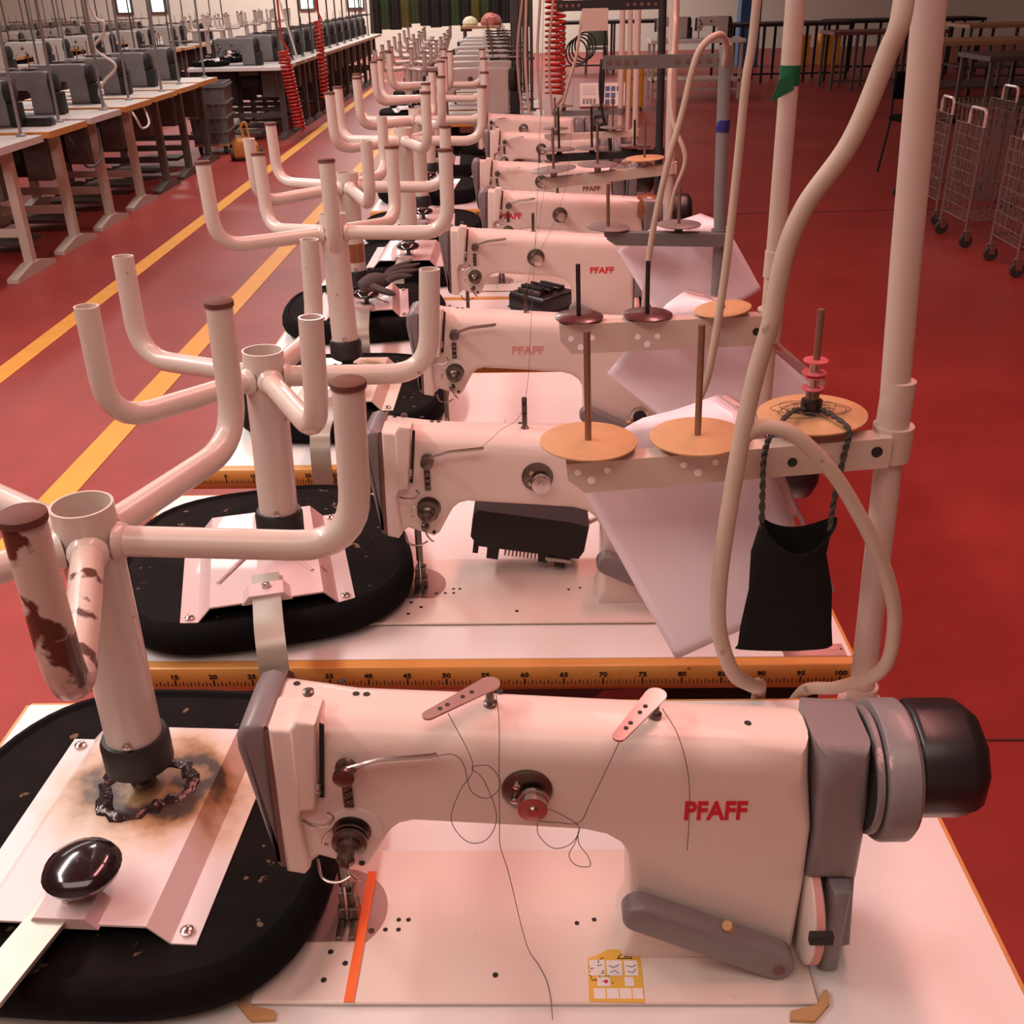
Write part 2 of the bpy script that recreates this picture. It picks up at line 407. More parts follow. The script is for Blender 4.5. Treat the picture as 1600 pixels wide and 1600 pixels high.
# ------------------------------------------------------------------ sewing machines of the main row
BODY = [(.034, .121), (.053, .115), (.064, .125), (.098, .112), (.106, .117), (.119, .142), (.126, .154), (.134, .161), (.145, .164), (.225, .158),
        (.285, .153), (.302, .148), (.314, .139), (.321, .126), (.324, .10), (.325, .03), (.320, .010), (.318, .004), (.467, .004), (.470, .10), (.469, .155), (.466, .20), (.462, .238),
        (.40, .243), (.30, .249), (.20, .256), (.10, .262), (.036, .266)]
def small_disc(mb, x, y, z, r=.003, h=.0008, n=12): return mb.lathe([(r, 0), (r*.95, h)], (x, y, z), (0, 0, 1), n)
def topz(x): return .266-(x-.036)*.0635
def make_machine():
    t = thing('sewing_machine', '', 'sewing machine', (0, 0, TZ), group='white industrial sewing machines of the main row')
    MB().box(.002, .482, .004, .1738, -.0, .0018).build('bed_gasket', 'ink', t)
    bed = MB().box(0, .481, 0, .172, .0015, .006).build('bed_plate', 'enamel_bed', t, bevel=.002)
    n = len(BODY); rf = []; rb = []
    for (x, z) in BODY:
        if z > .19: rf.append(.026 if x > .09 else .012); rb.append(.030 if x > .09 else .016)
        elif z < .02: rf.append(.004); rb.append(.004)
        else: rf.append(.009); rb.append(.012)
    MB().puff(BODY, .045, .118, rf, rb, 5).build('arm_body', 'enamel', t)
    # grey end cap: wide above, narrow below
    cap = [(.012, .125), (.031, .117), (.034, .17), (.036, .266), (.026, .27), (.015, .262), (.001, .23)]
    cap = [(.029, .122), (.033, .117), (.0345, .20), (.037, .2665), (.028, .27), (.019, .267), (.0135, .258), (.0125, .245)]
    MB().puff(cap, .041, .120, .006, .010, 4).build('end_cap', 'grey_enamel', t)
    MB().puff([(.0335, .119), (.0365, .119), (.040, .2675), (.0375, .2675)], .0405, .1195, .004, .006, 3).build('cap_seam', 'dark_print', t)
    cov = [(.037, .1185), (.052, .115), (.0565, .121), (.054, .178), (.058, .186), (.070, .189), (.073, .22), (.077, .262), (.0755, .2665), (.0405, .269)]
    MB().puff(cov, .037, .085, .004, .01, 4).build('face_cover', 'enamel', t)
    MB().puff([(.056, .188), (.070, .190), (.0745, .235), (.0785, .276), (.064, .279), (.058, .27)], .0335, .060, .003, .006, 3).build('lever_guard', 'enamel', t)
    MB().prism([(.0715, .196), (.0755, .195), (.079, .23), (.083, .268), (.0795, .27), (.0755, .23)], 'y', .0425, .0445).build('lever_slot', 'ink', t)
    MB().tube(cat_rom([(.073, .06, .20), (.0735, .038, .205), (.075, .03, .213), (.0755, .032, .22)], 5), .0016, 8).build('takeup_lever', 'chrome', t)
    MB().tube(cat_rom([(.058, .036, .178), (.066, .030, .179), (.078, .028, .180), (.084, .030, .186), (.080, .03, .191)], 5), .0013, 8).build('thread_hook', 'chrome', t)
    fy = .045
    # pre-tension
    MB().lathe([(.003, 0), (.003, .004), (.0085, .005), (.0085, .008), (.005, .0095), (.005, .015), (.0085, .0165), (.0085, .0195), (.0045, .0205)], (.097, fy, .230), (0, -1, 0), 20).build('pretension_disc', 'steel_dark', t)
    MB().tube([(.100, fy-.012, .234), (.125, fy-.013, .243), (.165, fy-.014, .2475), (.170, fy-.013, .2485)], [.0022, .0026, .0028, .002], 8).build('thread_arm', 'chrome', t)
    st = MB()
    for z in (.207, .199, .191): st.lathe([(.004, 0), (.004, .003), (.0024, .006), (0, .0065)], (.0945, fy, z), (0, -1, 0), 12)
    st.box(.0905, .0985, fy-.0015, fy+.001, .184, .213).build('thread_guide_strip', 'steel_dark', t)
    # main tension
    MB().lathe([(.022, -.002), (.022, .0015), (.018, .002)], (.0975, fy, .160), (0, -1, 0), 26).build('tension_backing', 'enamel', t)
    td = MB().lathe([(.016, 0), (.016, .003), (.009, .004), (.0135, .007), (.0145, .009), (.0145, .011), (.009, .012), (.0145, .0135), (.0145, .0165), (.010, .018), (.010, .022), (.0075, .024), (.0075, .034), (.004, .036), (.004, .040), (0, .041)], (.0945, fy, .159), (0, -1, 0), 24).build('tension_dial', 'steel_dark', t)
    MB().tube(cat_rom([(.079, fy-.003, .163), (.073, fy-.006, .158), (.070, fy-.006, .150), (.074, fy-.004, .146)], 5), .0009, 6).build('check_spring', 'chrome', t)
    MB().lathe([(.0055, 0), (.0055, .005), (.0035, .007), (.0035, .012)], (.088, fy, .131), (0, -1, 0), 14).build('lower_guide', 'steel_dark', t)
    MB().tube(cat_rom([(.0885, fy-.010, .131), (.091, fy-.012, .122), (.096, fy-.012, .115), (.0985, fy-.010, .112)], 5), .0013, 8).build('guide_wire', 'chrome', t)
    MB().lathe([(.0026, -.001), (.0026, .0006)], (.099, fy, .121), (0, -1, 0), 12).build('screw_hole', 'ink', t)
    # bobbin winding tension wheel
    tw = MB().lathe([(.0205, -.004), (.0205, .0018), (.018, .003)], (.238, fy, .201), (0, -1, 0), 30).build('winder_plate', 'steel_dark', t)
    MB().lathe([(.005, 0), (.005, .005), (.0125, .006), (.0125, .009), (.0095, .010), (.0095, .012), (.0118, .013), (.0118, .0175), (.004, .0185), (.004, .021)], (.2425, fy-.002, .1975), (0, -1, 0), 24).build('winder_knob', 'chrome', t)
    for dx, dz in ((-.008, .008), (-.010, -.007)): MB().lathe([(.003, 0), (.003, .004), (.001, .005)], (.238+dx, fy-.002, .201+dz), (0, -1, 0), 10).build('screw_head', 'chrome', tw)
    # needle, presser foot
    MB().lathe([(.0036, .0), (.0036, .075)], (.0715, .080, .058), (0, 0, 1), 12).build('needle_bar', 'steel_dark', t)
    MB().lathe([(.0014, .0), (.0014, .05)], (.0715, .080, .012), (0, 0, 1), 8).build('needle', 'chrome', t)
    MB().lathe([(.0042, .0), (.0042, .095)], (.0715, .093, .036), (0, 0, 1), 12).build('presser_bar', 'steel_dark', t)
    ft = MB().box(.064, .079, .086, .1, .022, .04).box(.0625, .069, .062, .1, .0065, .011).box(.074, .0805, .062, .1, .0065, .011).box(.0625, .0805, .082, .098, .011, .024)
    ft.build('presser_foot', 'steel_dark', t, bevel=.001)
    MB().tube(cat_rom([(.058, .06, .110), (.064, .045, .104), (.078, .041, .103), (.090, .045, .107)], 5), .0013, 8).build('finger_guard', 'chrome', t)
    # needle plate and hook slide plate
    pl = [(.10*0+.055+.05*math.cos(a), .097+.05*math.sin(a)) for a in [-.78+i*(PI+.1+.78)/22 for i in range(23)]]
    pl += [(.012, .061)]
    fixn(MB().prism(pl, 'z', .0058, .0068).build('needle_plate', 'steel_plate', t))
    for x, y in ((.0935, .073), (.060, .135)): MB().lathe([(.003, 0), (.003, .0006)], (x, y, .0068), (0, 0, 1), 12).build('plate_screw', 'steel_dark', t)
    # reverse lever
    da = math.atan2(.022-.080, .449-.330)
    lv = [(.330+.0145*math.cos(da+PI/2+PI*q/8), .080+.0145*math.sin(da+PI/2+PI*q/8)) for q in range(9)]+[(.449+.0150*math.cos(da-PI/2+PI*q/8), .022+.0150*math.sin(da-PI/2+PI*q/8)) for q in range(9)]
    L_ = MB().puff(lv, .020, .040, .004, .002, 3).build('reverse_lever', 'grey_enamel', t)
    MB().lathe([(.005, 0), (.005, .002)], (.450, .0205, .021), (0, -1, 0), 14).build('lever_screw', 'dark_print', L_)
    MB().tube([(.409, .032, .052), (.404, .028, .066)], [.004, .0045], 10).build('stop_pin', 'felt_tan', t)
    MB().lathe([(.009, 0), (.009, .02)], (.450, .040, .021), (0, 1, 0), 14).build('lever_shaft', 'steel_dark', t)
    # stitch dial between column and belt cover
    MB().lathe([(.046, 0), (.050, .002), (.050, .010), (.046, .012)], (.4715, .062, .055), (1, 0, 0), 36).build('stitch_dial', 'enamel', t)
    MB().lathe([(.0503, .003), (.0503, .0095)], (.4718, .062, .055), (1, 0, 0), 36, cap=False).build('dial_scale', 'faded_print', t)
    MB().box(.468, .487, .008, .014, .066, .076).build('dial_pointer', 'ink', t)
    # belt cover
    bc = [(.4705, .10), (.513, .100), (.5135, .17), (.509, .236), (.4635, .240), (.468, .20), (.471, .155)]
    MB().puff(bc, .043, .124, [.010, .010, .012, .02, .02, .008, .006], [.01, .01, .012, .02, .02, .008, .006], 5).build('belt_cover', 'grey_enamel', t)
    MB().puff([(.489, .004), (.506, .004), (.506, .1), (.489, .1)], .030, .120, .008, .004, 3).build('belt_guard', 'grey_enamel', t)
    MB().puff([(.506, .010), (.520, .014), (.513, .1), (.505, .1)], .050, .118, .004, .004, 3).build('rear_guard', 'grey_enamel', t)
    MB().puff([(.480, .006), (.489, .006), (.489, .099), (.480, .099)], .05, .118, .002, .002, 2).build('guard_gap', 'ink', t)
    # hand wheel and black synchroniser
    MB().lathe([(.047, 0), (.052, .002), (.052, .006), (.047, .008), (.056, .009), (.058, .012), (.058, .032), (.054, .036), (.03, .036)], (.511, .082, .188), (1, 0, 0), 36).build('hand_wheel', 'grey_enamel_worn', t)
    MB().lathe([(.049, .0), (.049, .008)], (.5105, .082, .188), (1, 0, 0), 30).build('wheel_gap', 'ink', t)
    sy = [(.040+.042*c, .0) for c in ()]
    oc = [(.082+.05*math.cos(a)*1.0, .200+.047*math.sin(a)) for a in [PI/10+i*2*PI/10 for i in range(10)]]
    MB().puff(oc, .546, .604, .006, .018, 4, 'x').build('synchroniser', 'black_plastic', t)
    # screws and holes
    for x, y in ((.05, .100), (.085, .110), (.100, .090), (.1085, .090), (.105, .066), (.216, .105), (.415, .075)):
        small_disc(MB(), x, y, topz(x)-.0004-(.004 if y < .072 else 0)-(.0025 if y > .1 else 0)).build('screw_hole', 'ink', t)
    MB().lathe([(.0045, -.002), (.0045, .0012), (.003, .002)], (.067, .070, .2795), (0, 0, 1), 14).build('guard_screw', 'steel_dark', t)
    for x, y in ((.060, .051), (.075, .039), (.059, .022), (.117, .086), (.126, .086), (.106, .075), (.118, .075), (.281, .082), (.297, .086), (.208, .027)):
        small_disc(MB(), x, y, .0056, .0023 if y > .07 else .0027).build('screw_hole', 'ink', t)
    return t
MY = [-.50, .079, .608, 1.275, 1.765, 2.305, 3.045, 3.68]
MX = [.369, .381, .381, .385, .454, .408, .415, .342]
mac = []
m0 = make_machine()
mlab = ['nearest white sewing machine with red PFAFF lettering and orange tape on bed',
        'second white sewing machine, black ribbed block hanging under its arm',
        'third white sewing machine with faded PFAFF lettering on its arm',
        'fourth white sewing machine with black box standing under its arm',
        'fifth white sewing machine with brown tape around its handwheel end',
        'sixth white sewing machine with dark grey PFAFF lettering',
        'seventh white sewing machine from the front in the main row',
        'rearmost white sewing machine of the main row with black handwheel']
for k in range(8):
    if k == 0: m = m0; m['label'] = mlab[0]; m.location = (MX[0], MY[0], TZ)
    else: m = recopy(m0, mlab[k], (MX[k], MY[k], TZ))
    mac.append(m)
def logo(m, x, z, size, mat, sx=1.05):
    mb = MB(); text(mb, 'PFAFF', size, at_front(x, .0446, z), size*.032, .0003, sx)
    mb.build('logo', mat, m)
for o in list(mac[2].children):
    if o.name.split('.')[0] in ('winder_plate', 'winder_knob'):
        for ch in list(o.children): bpy.data.objects.remove(ch)
        bpy.data.objects.remove(o)
logo(mac[0], .389, .177, .0265, 'red_print', .74)
logo(mac[2], .224, .196, .020, 'faded_print', 1.1)
logo(mac[3], .393, .168, .020, 'red_print', 1.1)
logo(mac[4], .102, .199, .022, 'red_print')
logo(mac[5], .40, .175, .021, 'dark_print')
# first machine: orange tape, warning label, thread arms
m1 = mac[0]
tp = MB(); tp.add([(.080, 0, .0066), (.0885, 0, .0066), (.0895, .142, .0076), (.081, .142, .0076), (.080, 0, .0072), (.0885, 0, .0072), (.0895, .142, .0082), (.081, .142, .0082)], [(3, 2, 1, 0), (4, 5, 6, 7), (0, 1, 5, 4), (1, 2, 6, 5), (2, 3, 7, 6), (3, 0, 4, 7)])
tp.build('seam_tape', 'orange_tape', m1)
wl = MB().prism([(.288, .001), (.335, .0), (.3355, .05), (.331, .053), (.307, .053), (.297, .047), (.289, .044)], 'z', .0058, .0064).build('warning_label', 'label_yellow', m1); fixn(wl); wl['label'] = 'worn yellow and white warning label'
for x0, x1, y0, y1 in ((.290, .3035, .026, .042), (.305, .3185, .026, .0415), (.3205, .332, .026, .0415), (.296, .307, .0155, .0245), (.3195, .3275, .0155, .0245), (.2925, .3025, .0035, .0135), (.3035, .3135, .0035, .0135), (.3145, .3245, .0035, .0135), (.3255, .334, .0035, .0135)):
    MB().box(x0, x1, y0, y1, .0064, .0067).build('label_panel', 'label_white', wl)
tri = MB()
for a, b in (((.315, .0435), (.3215, .0515)), ((.3215, .0515), (.328, .0435)), ((.315, .0435), (.328, .0435))): tri.tube([(*a, .0066), (*b, .0066)], .0004, 5)
tri.tube([(.3215, .049, .0066), (.3215, .0478, .0066)], .0007, 5); tri.tube([(.321, .0455, .0066), (.3245, .0452, .0066)], .0006, 5)
for q in range(22):
    x = .289+R.random()*.02; y = .018+R.random()*.027; a = R.random()*6.3; l = .0012+R.random()*.002
    tri.tube([(x, y, .0068), (x+l*math.cos(a), y+l*math.sin(a), .0068)], .0003, 4)
for p in (((.322, .036), (.327, .0345), (.331, .037)), ((.323, .030), (.328, .029), (.330, .033)), ((.307, .036), (.311, .034), (.316, .037)), ((.308, .029), (.312, .031), (.315, .028))):
    tri.tube([(*q, .0068) for q in p], .0003, 4)
tri.build('label_pictograms', 'ink', wl)
MB().lathe([(.0017, 0), (.0017, .0005)], (.3035, .020, .0067), (0, 0, 1), 12).build('label_dot', 'red_print', wl)
for (xa, ya, xb, yb, mt) in ((.209, .083, .164, .044, 'steel_plate'), (.341, .078, .308, .028, 'chrome')):
    z = topz(xa)
    post = MB().lathe([(.0055, 0), (.0055, .007), (.0035, .008), (.0035, .020), (.006, .021), (.006, .024)], (xa, ya, z-.004), (0, 0, 1), 16).build('guide_post', 'steel_dark', m1)
    a = Vector((xa, ya, z+.0225)); b = Vector((xb, yb, z+.0215)); d = (b-a).normalized(); nrm = Vector((-d.y, d.x, 0))
    ol = []
    for k in range(9): t_ = PI/2+PI*k/8; ol.append(a+d*(.0085*math.cos(t_))+nrm*.0085*math.sin(t_))
    for k in range(7): t_ = -PI/2+PI*k/6; ol.append(b+d*(.0052*math.cos(t_))+nrm*.0052*math.sin(t_))
    fixn(MB().prism([(p.x, p.y) for p in ol], 'z', z+.0205, z+.0222).build('guide_arm', mt, post))
    for s_ in (.3, .45, .7, .82):
        p = a.lerp(b, s_); MB().lathe([(.0019, 0), (.0019, .0004)], (p.x, p.y, z+.0222), (0, 0, 1), 10).build('guide_hole', 'ink', post)
# felt bed corners
for x, s in ((.0, -1), (.478, 1)):
    c = [(x-.012*s*0+s*.014, .014), (x+s*.010, .014), (x+s*.002, .000), (x-s*.022, -.006), (x-s*.024, -.014), (x-s*.004, -.015), (x+s*.012, .001)]
    fixn(MB().prism(c, 'z', .0003, .0042).build('felt_pad', 'felt_tan', m1))
# thread post on machines 2..6
for k in (1, 2, 3, 4, 5):
    x = .222 if k < 3 else .232; z = topz(x)
    p = MB().lathe([(.0055, 0), (.0055, .005), (.0035, .006), (.0035, .045), (.003, .046)], (x, .082, z-.0035), (0, 0, 1), 12).build('thread_post', 'steel_dark', mac[k])
    for h in (.022, .035): MB().lathe([(.002, 0), (.002, .0006)], (x, .0782, z+h), (0, -1, 0), 8).build('guide_hole', 'ink', p)
# third machine: open lamp socket on its column
q = MB().lathe([(.0165, -.002), (.0165, .012), (.013, .0125), (.0125, .004), (0, .004)], (.43-.005, .045, .072), (0, -1, 0), 24).build('socket_ring', 'chrome', mac[2])
MB().lathe([(.0118, 0), (.0118, .009), (.009, .0095)], (.425, .045, .072), (0, -1, 0), 20).build('socket_core', 'black_plastic', q)
# fifth machine: tape on belt cover
MB().lathe([(.0375, 0), (.0385, .002), (.0385, .05), (.0375, .052)], (.452, .083, .2055), (1, 0, 0), 28).build('tape_wrap', 'brown_tape', mac[4])

# block under the arm of the second machine
hb = thing('plastic_housing', 'black ribbed plastic block hanging tilted under the arm of the second machine', 'plastic block', (.605, .235, .845), rot=(0, .16, 0))
MB().puff([(-.082, -.012), (-.07, -.026), (.078, -.026), (.084, -.012), (.084, .030), (.06, .034), (-.078, .034), (-.082, .026)], -.028, .028, .004, .004, 2).build('body', 'black_matte', hb)
for x0, x1, d in ((-.076, -.068, .012), (-.055, -.038, .018), (.02, .034, .013), (.045, .06, .017)):
    MB().box(x0, x1, -.025, .02, -.026-d, -.024).build('lug', 'black_matte', hb)
for i in range(9): MB().box(-.03+i*.0055, -.0275+i*.0055, -.024, .02, -.036, -.025).build('pin', 'rod_bronze' if i % 3 else 'steel_dark', hb)
MB().box(.03, .068, -.027, -.015, -.034, -.029).build('metal_clip', 'steel_strap', hb)
MB().tube([(.08, 0, .02), (.12, 0, .05), (.14, -.05, .055)], .0042, 8).build('mount_rod', 'pole_beige', hb)
# box under the arm of the fourth machine
kb = thing('black_box', 'black plastic box with levers on top under the arm of the fourth machine', 'plastic box', (.640, 1.588, TZ), rz=.80)
MB().puff([(-.060, .0), (.060, .0), (.065, .010), (.065, .042), (.058, .050), (-.058, .050), (-.065, .042), (-.065, .010)], -.064, .064, .006, .006, 3).build('case', 'black_plastic', kb)
MB().box(-.066, .066, -.066, .066, .008, .0105).build('case_rim', 'black_matte', kb)
for i in range(9):
    x = -.048+i*.012; MB().box(x-.0035, x+.0035, -.04+R.random()*.012, .04, .049, .056+R.random()*.014).build('lever', 'black_matte' if i % 3 else 'steel_dark', kb, bevel=.001)
MB().box(-.054, .054, -.012, -.006, .054, .059).build('rail', 'steel_dark', kb)

# ------------------------------------------------------------------ swivel chairs turned upside down on the tables
def make_chair(name, label, loc, leg_ang, Rl, hubz, tipz, seat_rot, seat_c, tilt=(0, 0), plate='plate_pink', worn=(), knob=True, collar=True, caps=(1, 1, 1, 1, 1), strap_drop=.235, detail=True, strap_rot=0., cush=.02):
    """loc = foot of the pole on the table; heights are above the table top"""
    t = thing(name, label, 'chair', loc, group='upside-down swivel chairs on the main row')
    ch, sh = math.cos(seat_rot), math.sin(seat_rot)
    cx, cy = seat_c
    def S(x, y, z): return (cx+x*ch-y*sh, cy+x*sh+y*ch, z)
    # cushion
    n = 48; mb = MB(); rings = [(.93, .000), (.985, .012), (1., .024), (.995, .036), (.965, .046), (.925, .049), (.90, .045)]
    v = []
    for sc, z in rings:
        for k in range(n):
            a = 2*PI*k/n; c_, s_ = math.cos(a), math.sin(a); e = .62
            x = .208*sc*math.copysign(abs(c_)**e, c_); y = .205*sc*math.copysign(abs(s_)**e, s_)
            if y > 0: x *= 1-.10*(y/.205)
            v.append(S(x, y+cush, z))
    f = [(j*n+k, j*n+(k+1) % n, (j+1)*n+(k+1) % n, (j+1)*n+k) for j in range(len(rings)-1) for k in range(n)]
    mb.add(v, f, True); mb.f.append(tuple(range(n))[::-1]); mb.sm.append(False)
    cu = mb.build('cushion', 'black_fabric', t)
    mb = MB(); mb.add([v[(len(rings)-1)*n+k] for k in range(n)], [tuple(range(n))]); mb.build('cushion_underside', 'black_felt', cu)
    # pressed seat plate
    P = [(-.112, .0465), (-.090, .0465), (-.072, .066), (.072, .066), (.090, .0465), (.112, .0465)]
    v = []
    for y in (-.128, .128):
        for x, z in P: v.append((x, y, z))
        for x, z in P: v.append((x, y, z-.0022))
    f = []
    for i in range(5):
        f += [(i, i+1, 12+i+1, 12+i), (6+i+1, 6+i, 18+i, 18+i+1), (i+1, i, 6+i, 6+i+1), (12+i, 12+i+1, 18+i+1, 18+i)]
    f += [(0, 12, 18, 6), (5, 11, 23, 17)]
    plo = MB().add(v, f).build('seat_plate', plate, t); fixn(plo)
    plo.location = (cx, cy, 0); plo.rotation_euler = (0, 0, seat_rot)
    if detail:
        for x in (-.1, .1):
            for y in (-.116, .116): MB().lathe([(.006, 0), (.006, .003), (.003, .005)], (x, y, .0465), (0, 0, 1), 12).build('bolt', 'chrome', plo)
        if plate == 'plate_pink':
            for s in (-1, 1): MB().tube([(s*.022, .0, .066), (s*.062, -.07, .066)], [.004, .003], 8).build('press_rib', plate, plo)
    # back strap
    w_ = .018
    pts = [(0, -.07, .0695), (0, -.15, .0695)]
    if strap_drop: pts += [(0, -strap_drop+.035, .067), (0, -strap_drop+.01, .045), (0, -strap_drop, .0), (0, -strap_drop-.002, -.16)]
    else: pts += [(0, -.36, .063)]
    pp = cat_rom(pts, 6); v = []
    for i, p in enumerate(pp):
        tg = (pp[min(i+1, len(pp)-1)]-pp[max(i-1, 0)]).normalized(); nn = Vector((0, -tg.z, tg.y))*.0022
        sx_ = math.sin(strap_rot)*(p.y+.07)
        v += [(-w_+sx_, *(p+nn).yz), (w_+sx_, *(p+nn).yz), (w_+sx_, *(p-nn).yz), (-w_+sx_, *(p-nn).yz)]
    f = []
    for i in range(len(pp)-1):
        for k in range(4): f.append((i*4+k, i*4+(k+1) % 4, (i+1)*4+(k+1) % 4, (i+1)*4+k))
    f += [(0, 1, 2, 3), tuple(len(v)-4+k for k in (3, 2, 1, 0))]
    so = MB().add(v, f).build('back_strap', 'steel_strap', t); fixn(so); so.location = (cx, cy, 0); so.rotation_euler = (0, 0, seat_rot)
    hk = MB().prism([(-.032, .064), (-.022, .076), (.022, .076), (.032, .064)], 'y', -.132, -.100).build('strap_holder', plate if not plate.startswith('plate_sc') else 'plate_pink', plo)
    fixn(hk)
    if detail: MB().lathe([(.006, 0), (.006, .004), (.004, .0045)], (0, -.112, .076), (0, 0, 1), 6, smooth=False).build('bolt', 'chrome', hk)
    if knob:
        kn = MB().lathe([(.006, .0), (.006, .018), (.016, .02), (.031, .024), (.033, .029), (.030, .035), (.020, .040), (.006, .042), (0, .042)], (.010, -.098, .070), (0, 0, 1), 28).build('clamp_knob', 'knob_black', plo)
    # pole with base legs, leaning a little
    T4 = Matrix.Rotation(tilt[1], 4, 'X') @ Matrix.Rotation(-tilt[0], 4, 'Y')
    pole_r = .0262
    pb = MB().lathe([(pole_r, .115), (pole_r, hubz), (pole_r-.0022, hubz), (pole_r-.0022, hubz-.2), (0, hubz-.2)], (0, 0, 0), (0, 0, 1), 32)
    pb.v = [tuple(T4 @ Vector(q)) for q in pb.v]; po = pb.build('pole', 'tube_cream', t)
    if collar:
        cb = MB().lathe([(.012, .082), (.024, .088), (.0325, .094), (.0325, .122), (.030, .128), (pole_r-.001, .128)], (0, 0, 0), (0, 0, 1), 28)
        cb.v = [tuple(T4 @ Vector(q)) for q in cb.v]; cb.build('collar', 'collar_black', t)
        if detail: MB().lathe([(.004, 0), (.004, .003), (.002, .004)], tuple(T4 @ Vector((.004, -pole_r+.0005, .134))), (0, -1, 0), 12).build('collar_screw', 'chrome', t)
    spn = MB()
    zz = [(.0115, .060)]
    for i in range(7): zz += [(.0125, .064+i*.004), (.0105, .066+i*.004)]
    spn.lathe(zz, (0, 0, 0), (0, 0, 1), 16); spn.build('spindle', 'steel_dark', t)
    rl = .0136
    for k in range(5):
        a = leg_ang+k*2*PI/5; d = Vector((math.cos(a), math.sin(a), 0)); lz = hubz-.036
        path = fillet([d*.0245+Vector((0, 0, lz)), d*(Rl-.004)+Vector((0, 0, lz-.006)), d*Rl+Vector((0, 0, tipz))], .055, 8)
        lb = MB().tube(path, rl, 16, cap=False)
        # open tube end: inner wall
        e = path[-1]; lb.lathe([(rl, 0), (rl-.002, 0), (rl-.002, -.02), (0, -.02)], e, (0, 0, 1), 16, cap=False)
        lb.v = [tuple(T4 @ Vector(q)) for q in lb.v]
        lg = lb.build('leg', 'tube_worn' if k in worn else 'tube_cream', t)
        if caps[k]:
            cb = MB().lathe([(rl+.0012, -.004), (rl+.0012, .001), (rl*.9, .0025), (0, .0025)], e, (0, 0, 1), 18)
            cb.v = [tuple(T4 @ Vector(q)) for q in cb.v]; cb.build('leg_cap', 'rust_cap', lg)
        wb = MB().lathe([(rl+.004, 0), (rl+.0018, .007), (rl-.0005, .009)], d*.0245+Vector((0, 0, lz)), d, 16, cap=False)
        wb.v = [tuple(T4 @ Vector(q)) for q in wb.v]; wb.build('weld', 'tube_cream', lg)
    return t
def weld_ring(t, seedn):
    rr = random.Random(seedn); pts = []; rs = []
    for k in range(40):
        a = 2*PI*k/40; r = .038+.004*math.sin(3*a+1)+rr.uniform(-.0035, .0035); pts.append((r*1.12*math.cos(a)+.004, r*math.sin(a)-.006, .0612)); rs.append(.0085+rr.uniform(-.002, .002))
    MB().tube(pts, rs, 8, closed=True).build('weld_bead', 'weld_dark', t)
c1 = make_chair('swivel_chair', 'upside-down chair at the front left with scorched plate and big black knob', (.223, -.301, TZ+.006), .005, .237, .378, .488, -.05, (-.004, -.045), (-.015, .01), 'plate_scorched', worn=(4,), caps=(1, 1, 0, 1, 1), strap_drop=0, strap_rot=.22, cush=.022)
weld_ring(c1, 3)
c2 = make_chair('swivel_chair', 'upside-down chair on the second table with rusty felt cushion and steel strap', (.258, .168, TZ+.006), .196, .217, .355, .452, .26, (-.022, -.008), (-.03, -.02), 'plate_pink', caps=(0, 0, 0, 0, 0), knob=False, cush=.052)
c3 = make_chair('swivel_chair', 'upside-down chair on the third table with brown scorched plate', (.234, .918, TZ+.006), -.124, .233, .376, .486, .0, (.0, -.05), (.023, -.09), 'plate_scorched_cream', worn=(), caps=(1, 1, 1, 1, 1), strap_drop=.29)
weld_ring(c3, 5)
c4 = make_chair('swivel_chair', 'upside-down chair on the fourth table with a grey glove on its plate', (.165, 1.507, TZ+.006), .055, .244, .366, .466, .12, (.02, -.03), (0, 0), 'plate_pink', caps=(1, 0, 1, 0, 0), strap_drop=.31)
MB().lathe([(.0268, .150), (.0268, .196)], (0, 0, 0), (0, 0, 1), 28).build('tape_wrap', 'brown_tape', c4)
c5 = make_chair('swivel_chair', 'upside-down chair on the fifth table with black knob over pink plate', (.246, 2.015, TZ+.006), .09, .231, .405, .51, .0, (0, -.03), (0, -.03), 'plate_pink', detail=False, strap_drop=.315)
for k, (x, y, a, h) in enumerate(((.235, 2.52, .06, .37), (.20, 3.25, -.04, .36), (.17, 3.88, .05, .36))):
    c = recopy(c5, ['upside-down chair on the sixth table of the main row', 'upside-down chair on the seventh table of the main row', 'upside-down chair on the rearmost table of the main row'][k], (x, y, TZ+.006), a)
# glove on the fourth chair
g = MB()
pa = cat_rom([(-.03, 0, 0), (0, .005, .012), (.03, .012, .012), (.055, .02, .02)], 4)
g.tube(pa, [.012+.010*math.sin(PI*min(1, (i+2)/len(pa))) for i in range(len(pa))], 10)
for dy, l, zz, r in ((-.022, .055, .012, .0085), (-.008, .075, .022, .009), (.008, .085, .032, .009), (.022, .07, .036, .0085)):
    g.tube(cat_rom([(.035, .012+dy*.7, .012), (.06, .02+dy, .018+zz*.4), (.045+l, .02+dy*1.3, .014+zz)], 4), [r, r, r, r, r*.95, r*.9, r*.8, r*.6, r*.25], 8)
g.tube(cat_rom([(-.005, -.012, .005), (.02, -.045, .0), (.045, -.058, -.006)], 4), [.010, .010, .010, .0095, .009, .0085, .008, .006, .003], 8)
tag(g.build('work_glove', 'glove_grey', None, (.215, 1.44, .885)), 'grey fabric glove lying on the plate of an upside-down chair', 'glove').rotation_euler = (0, .05, .35)

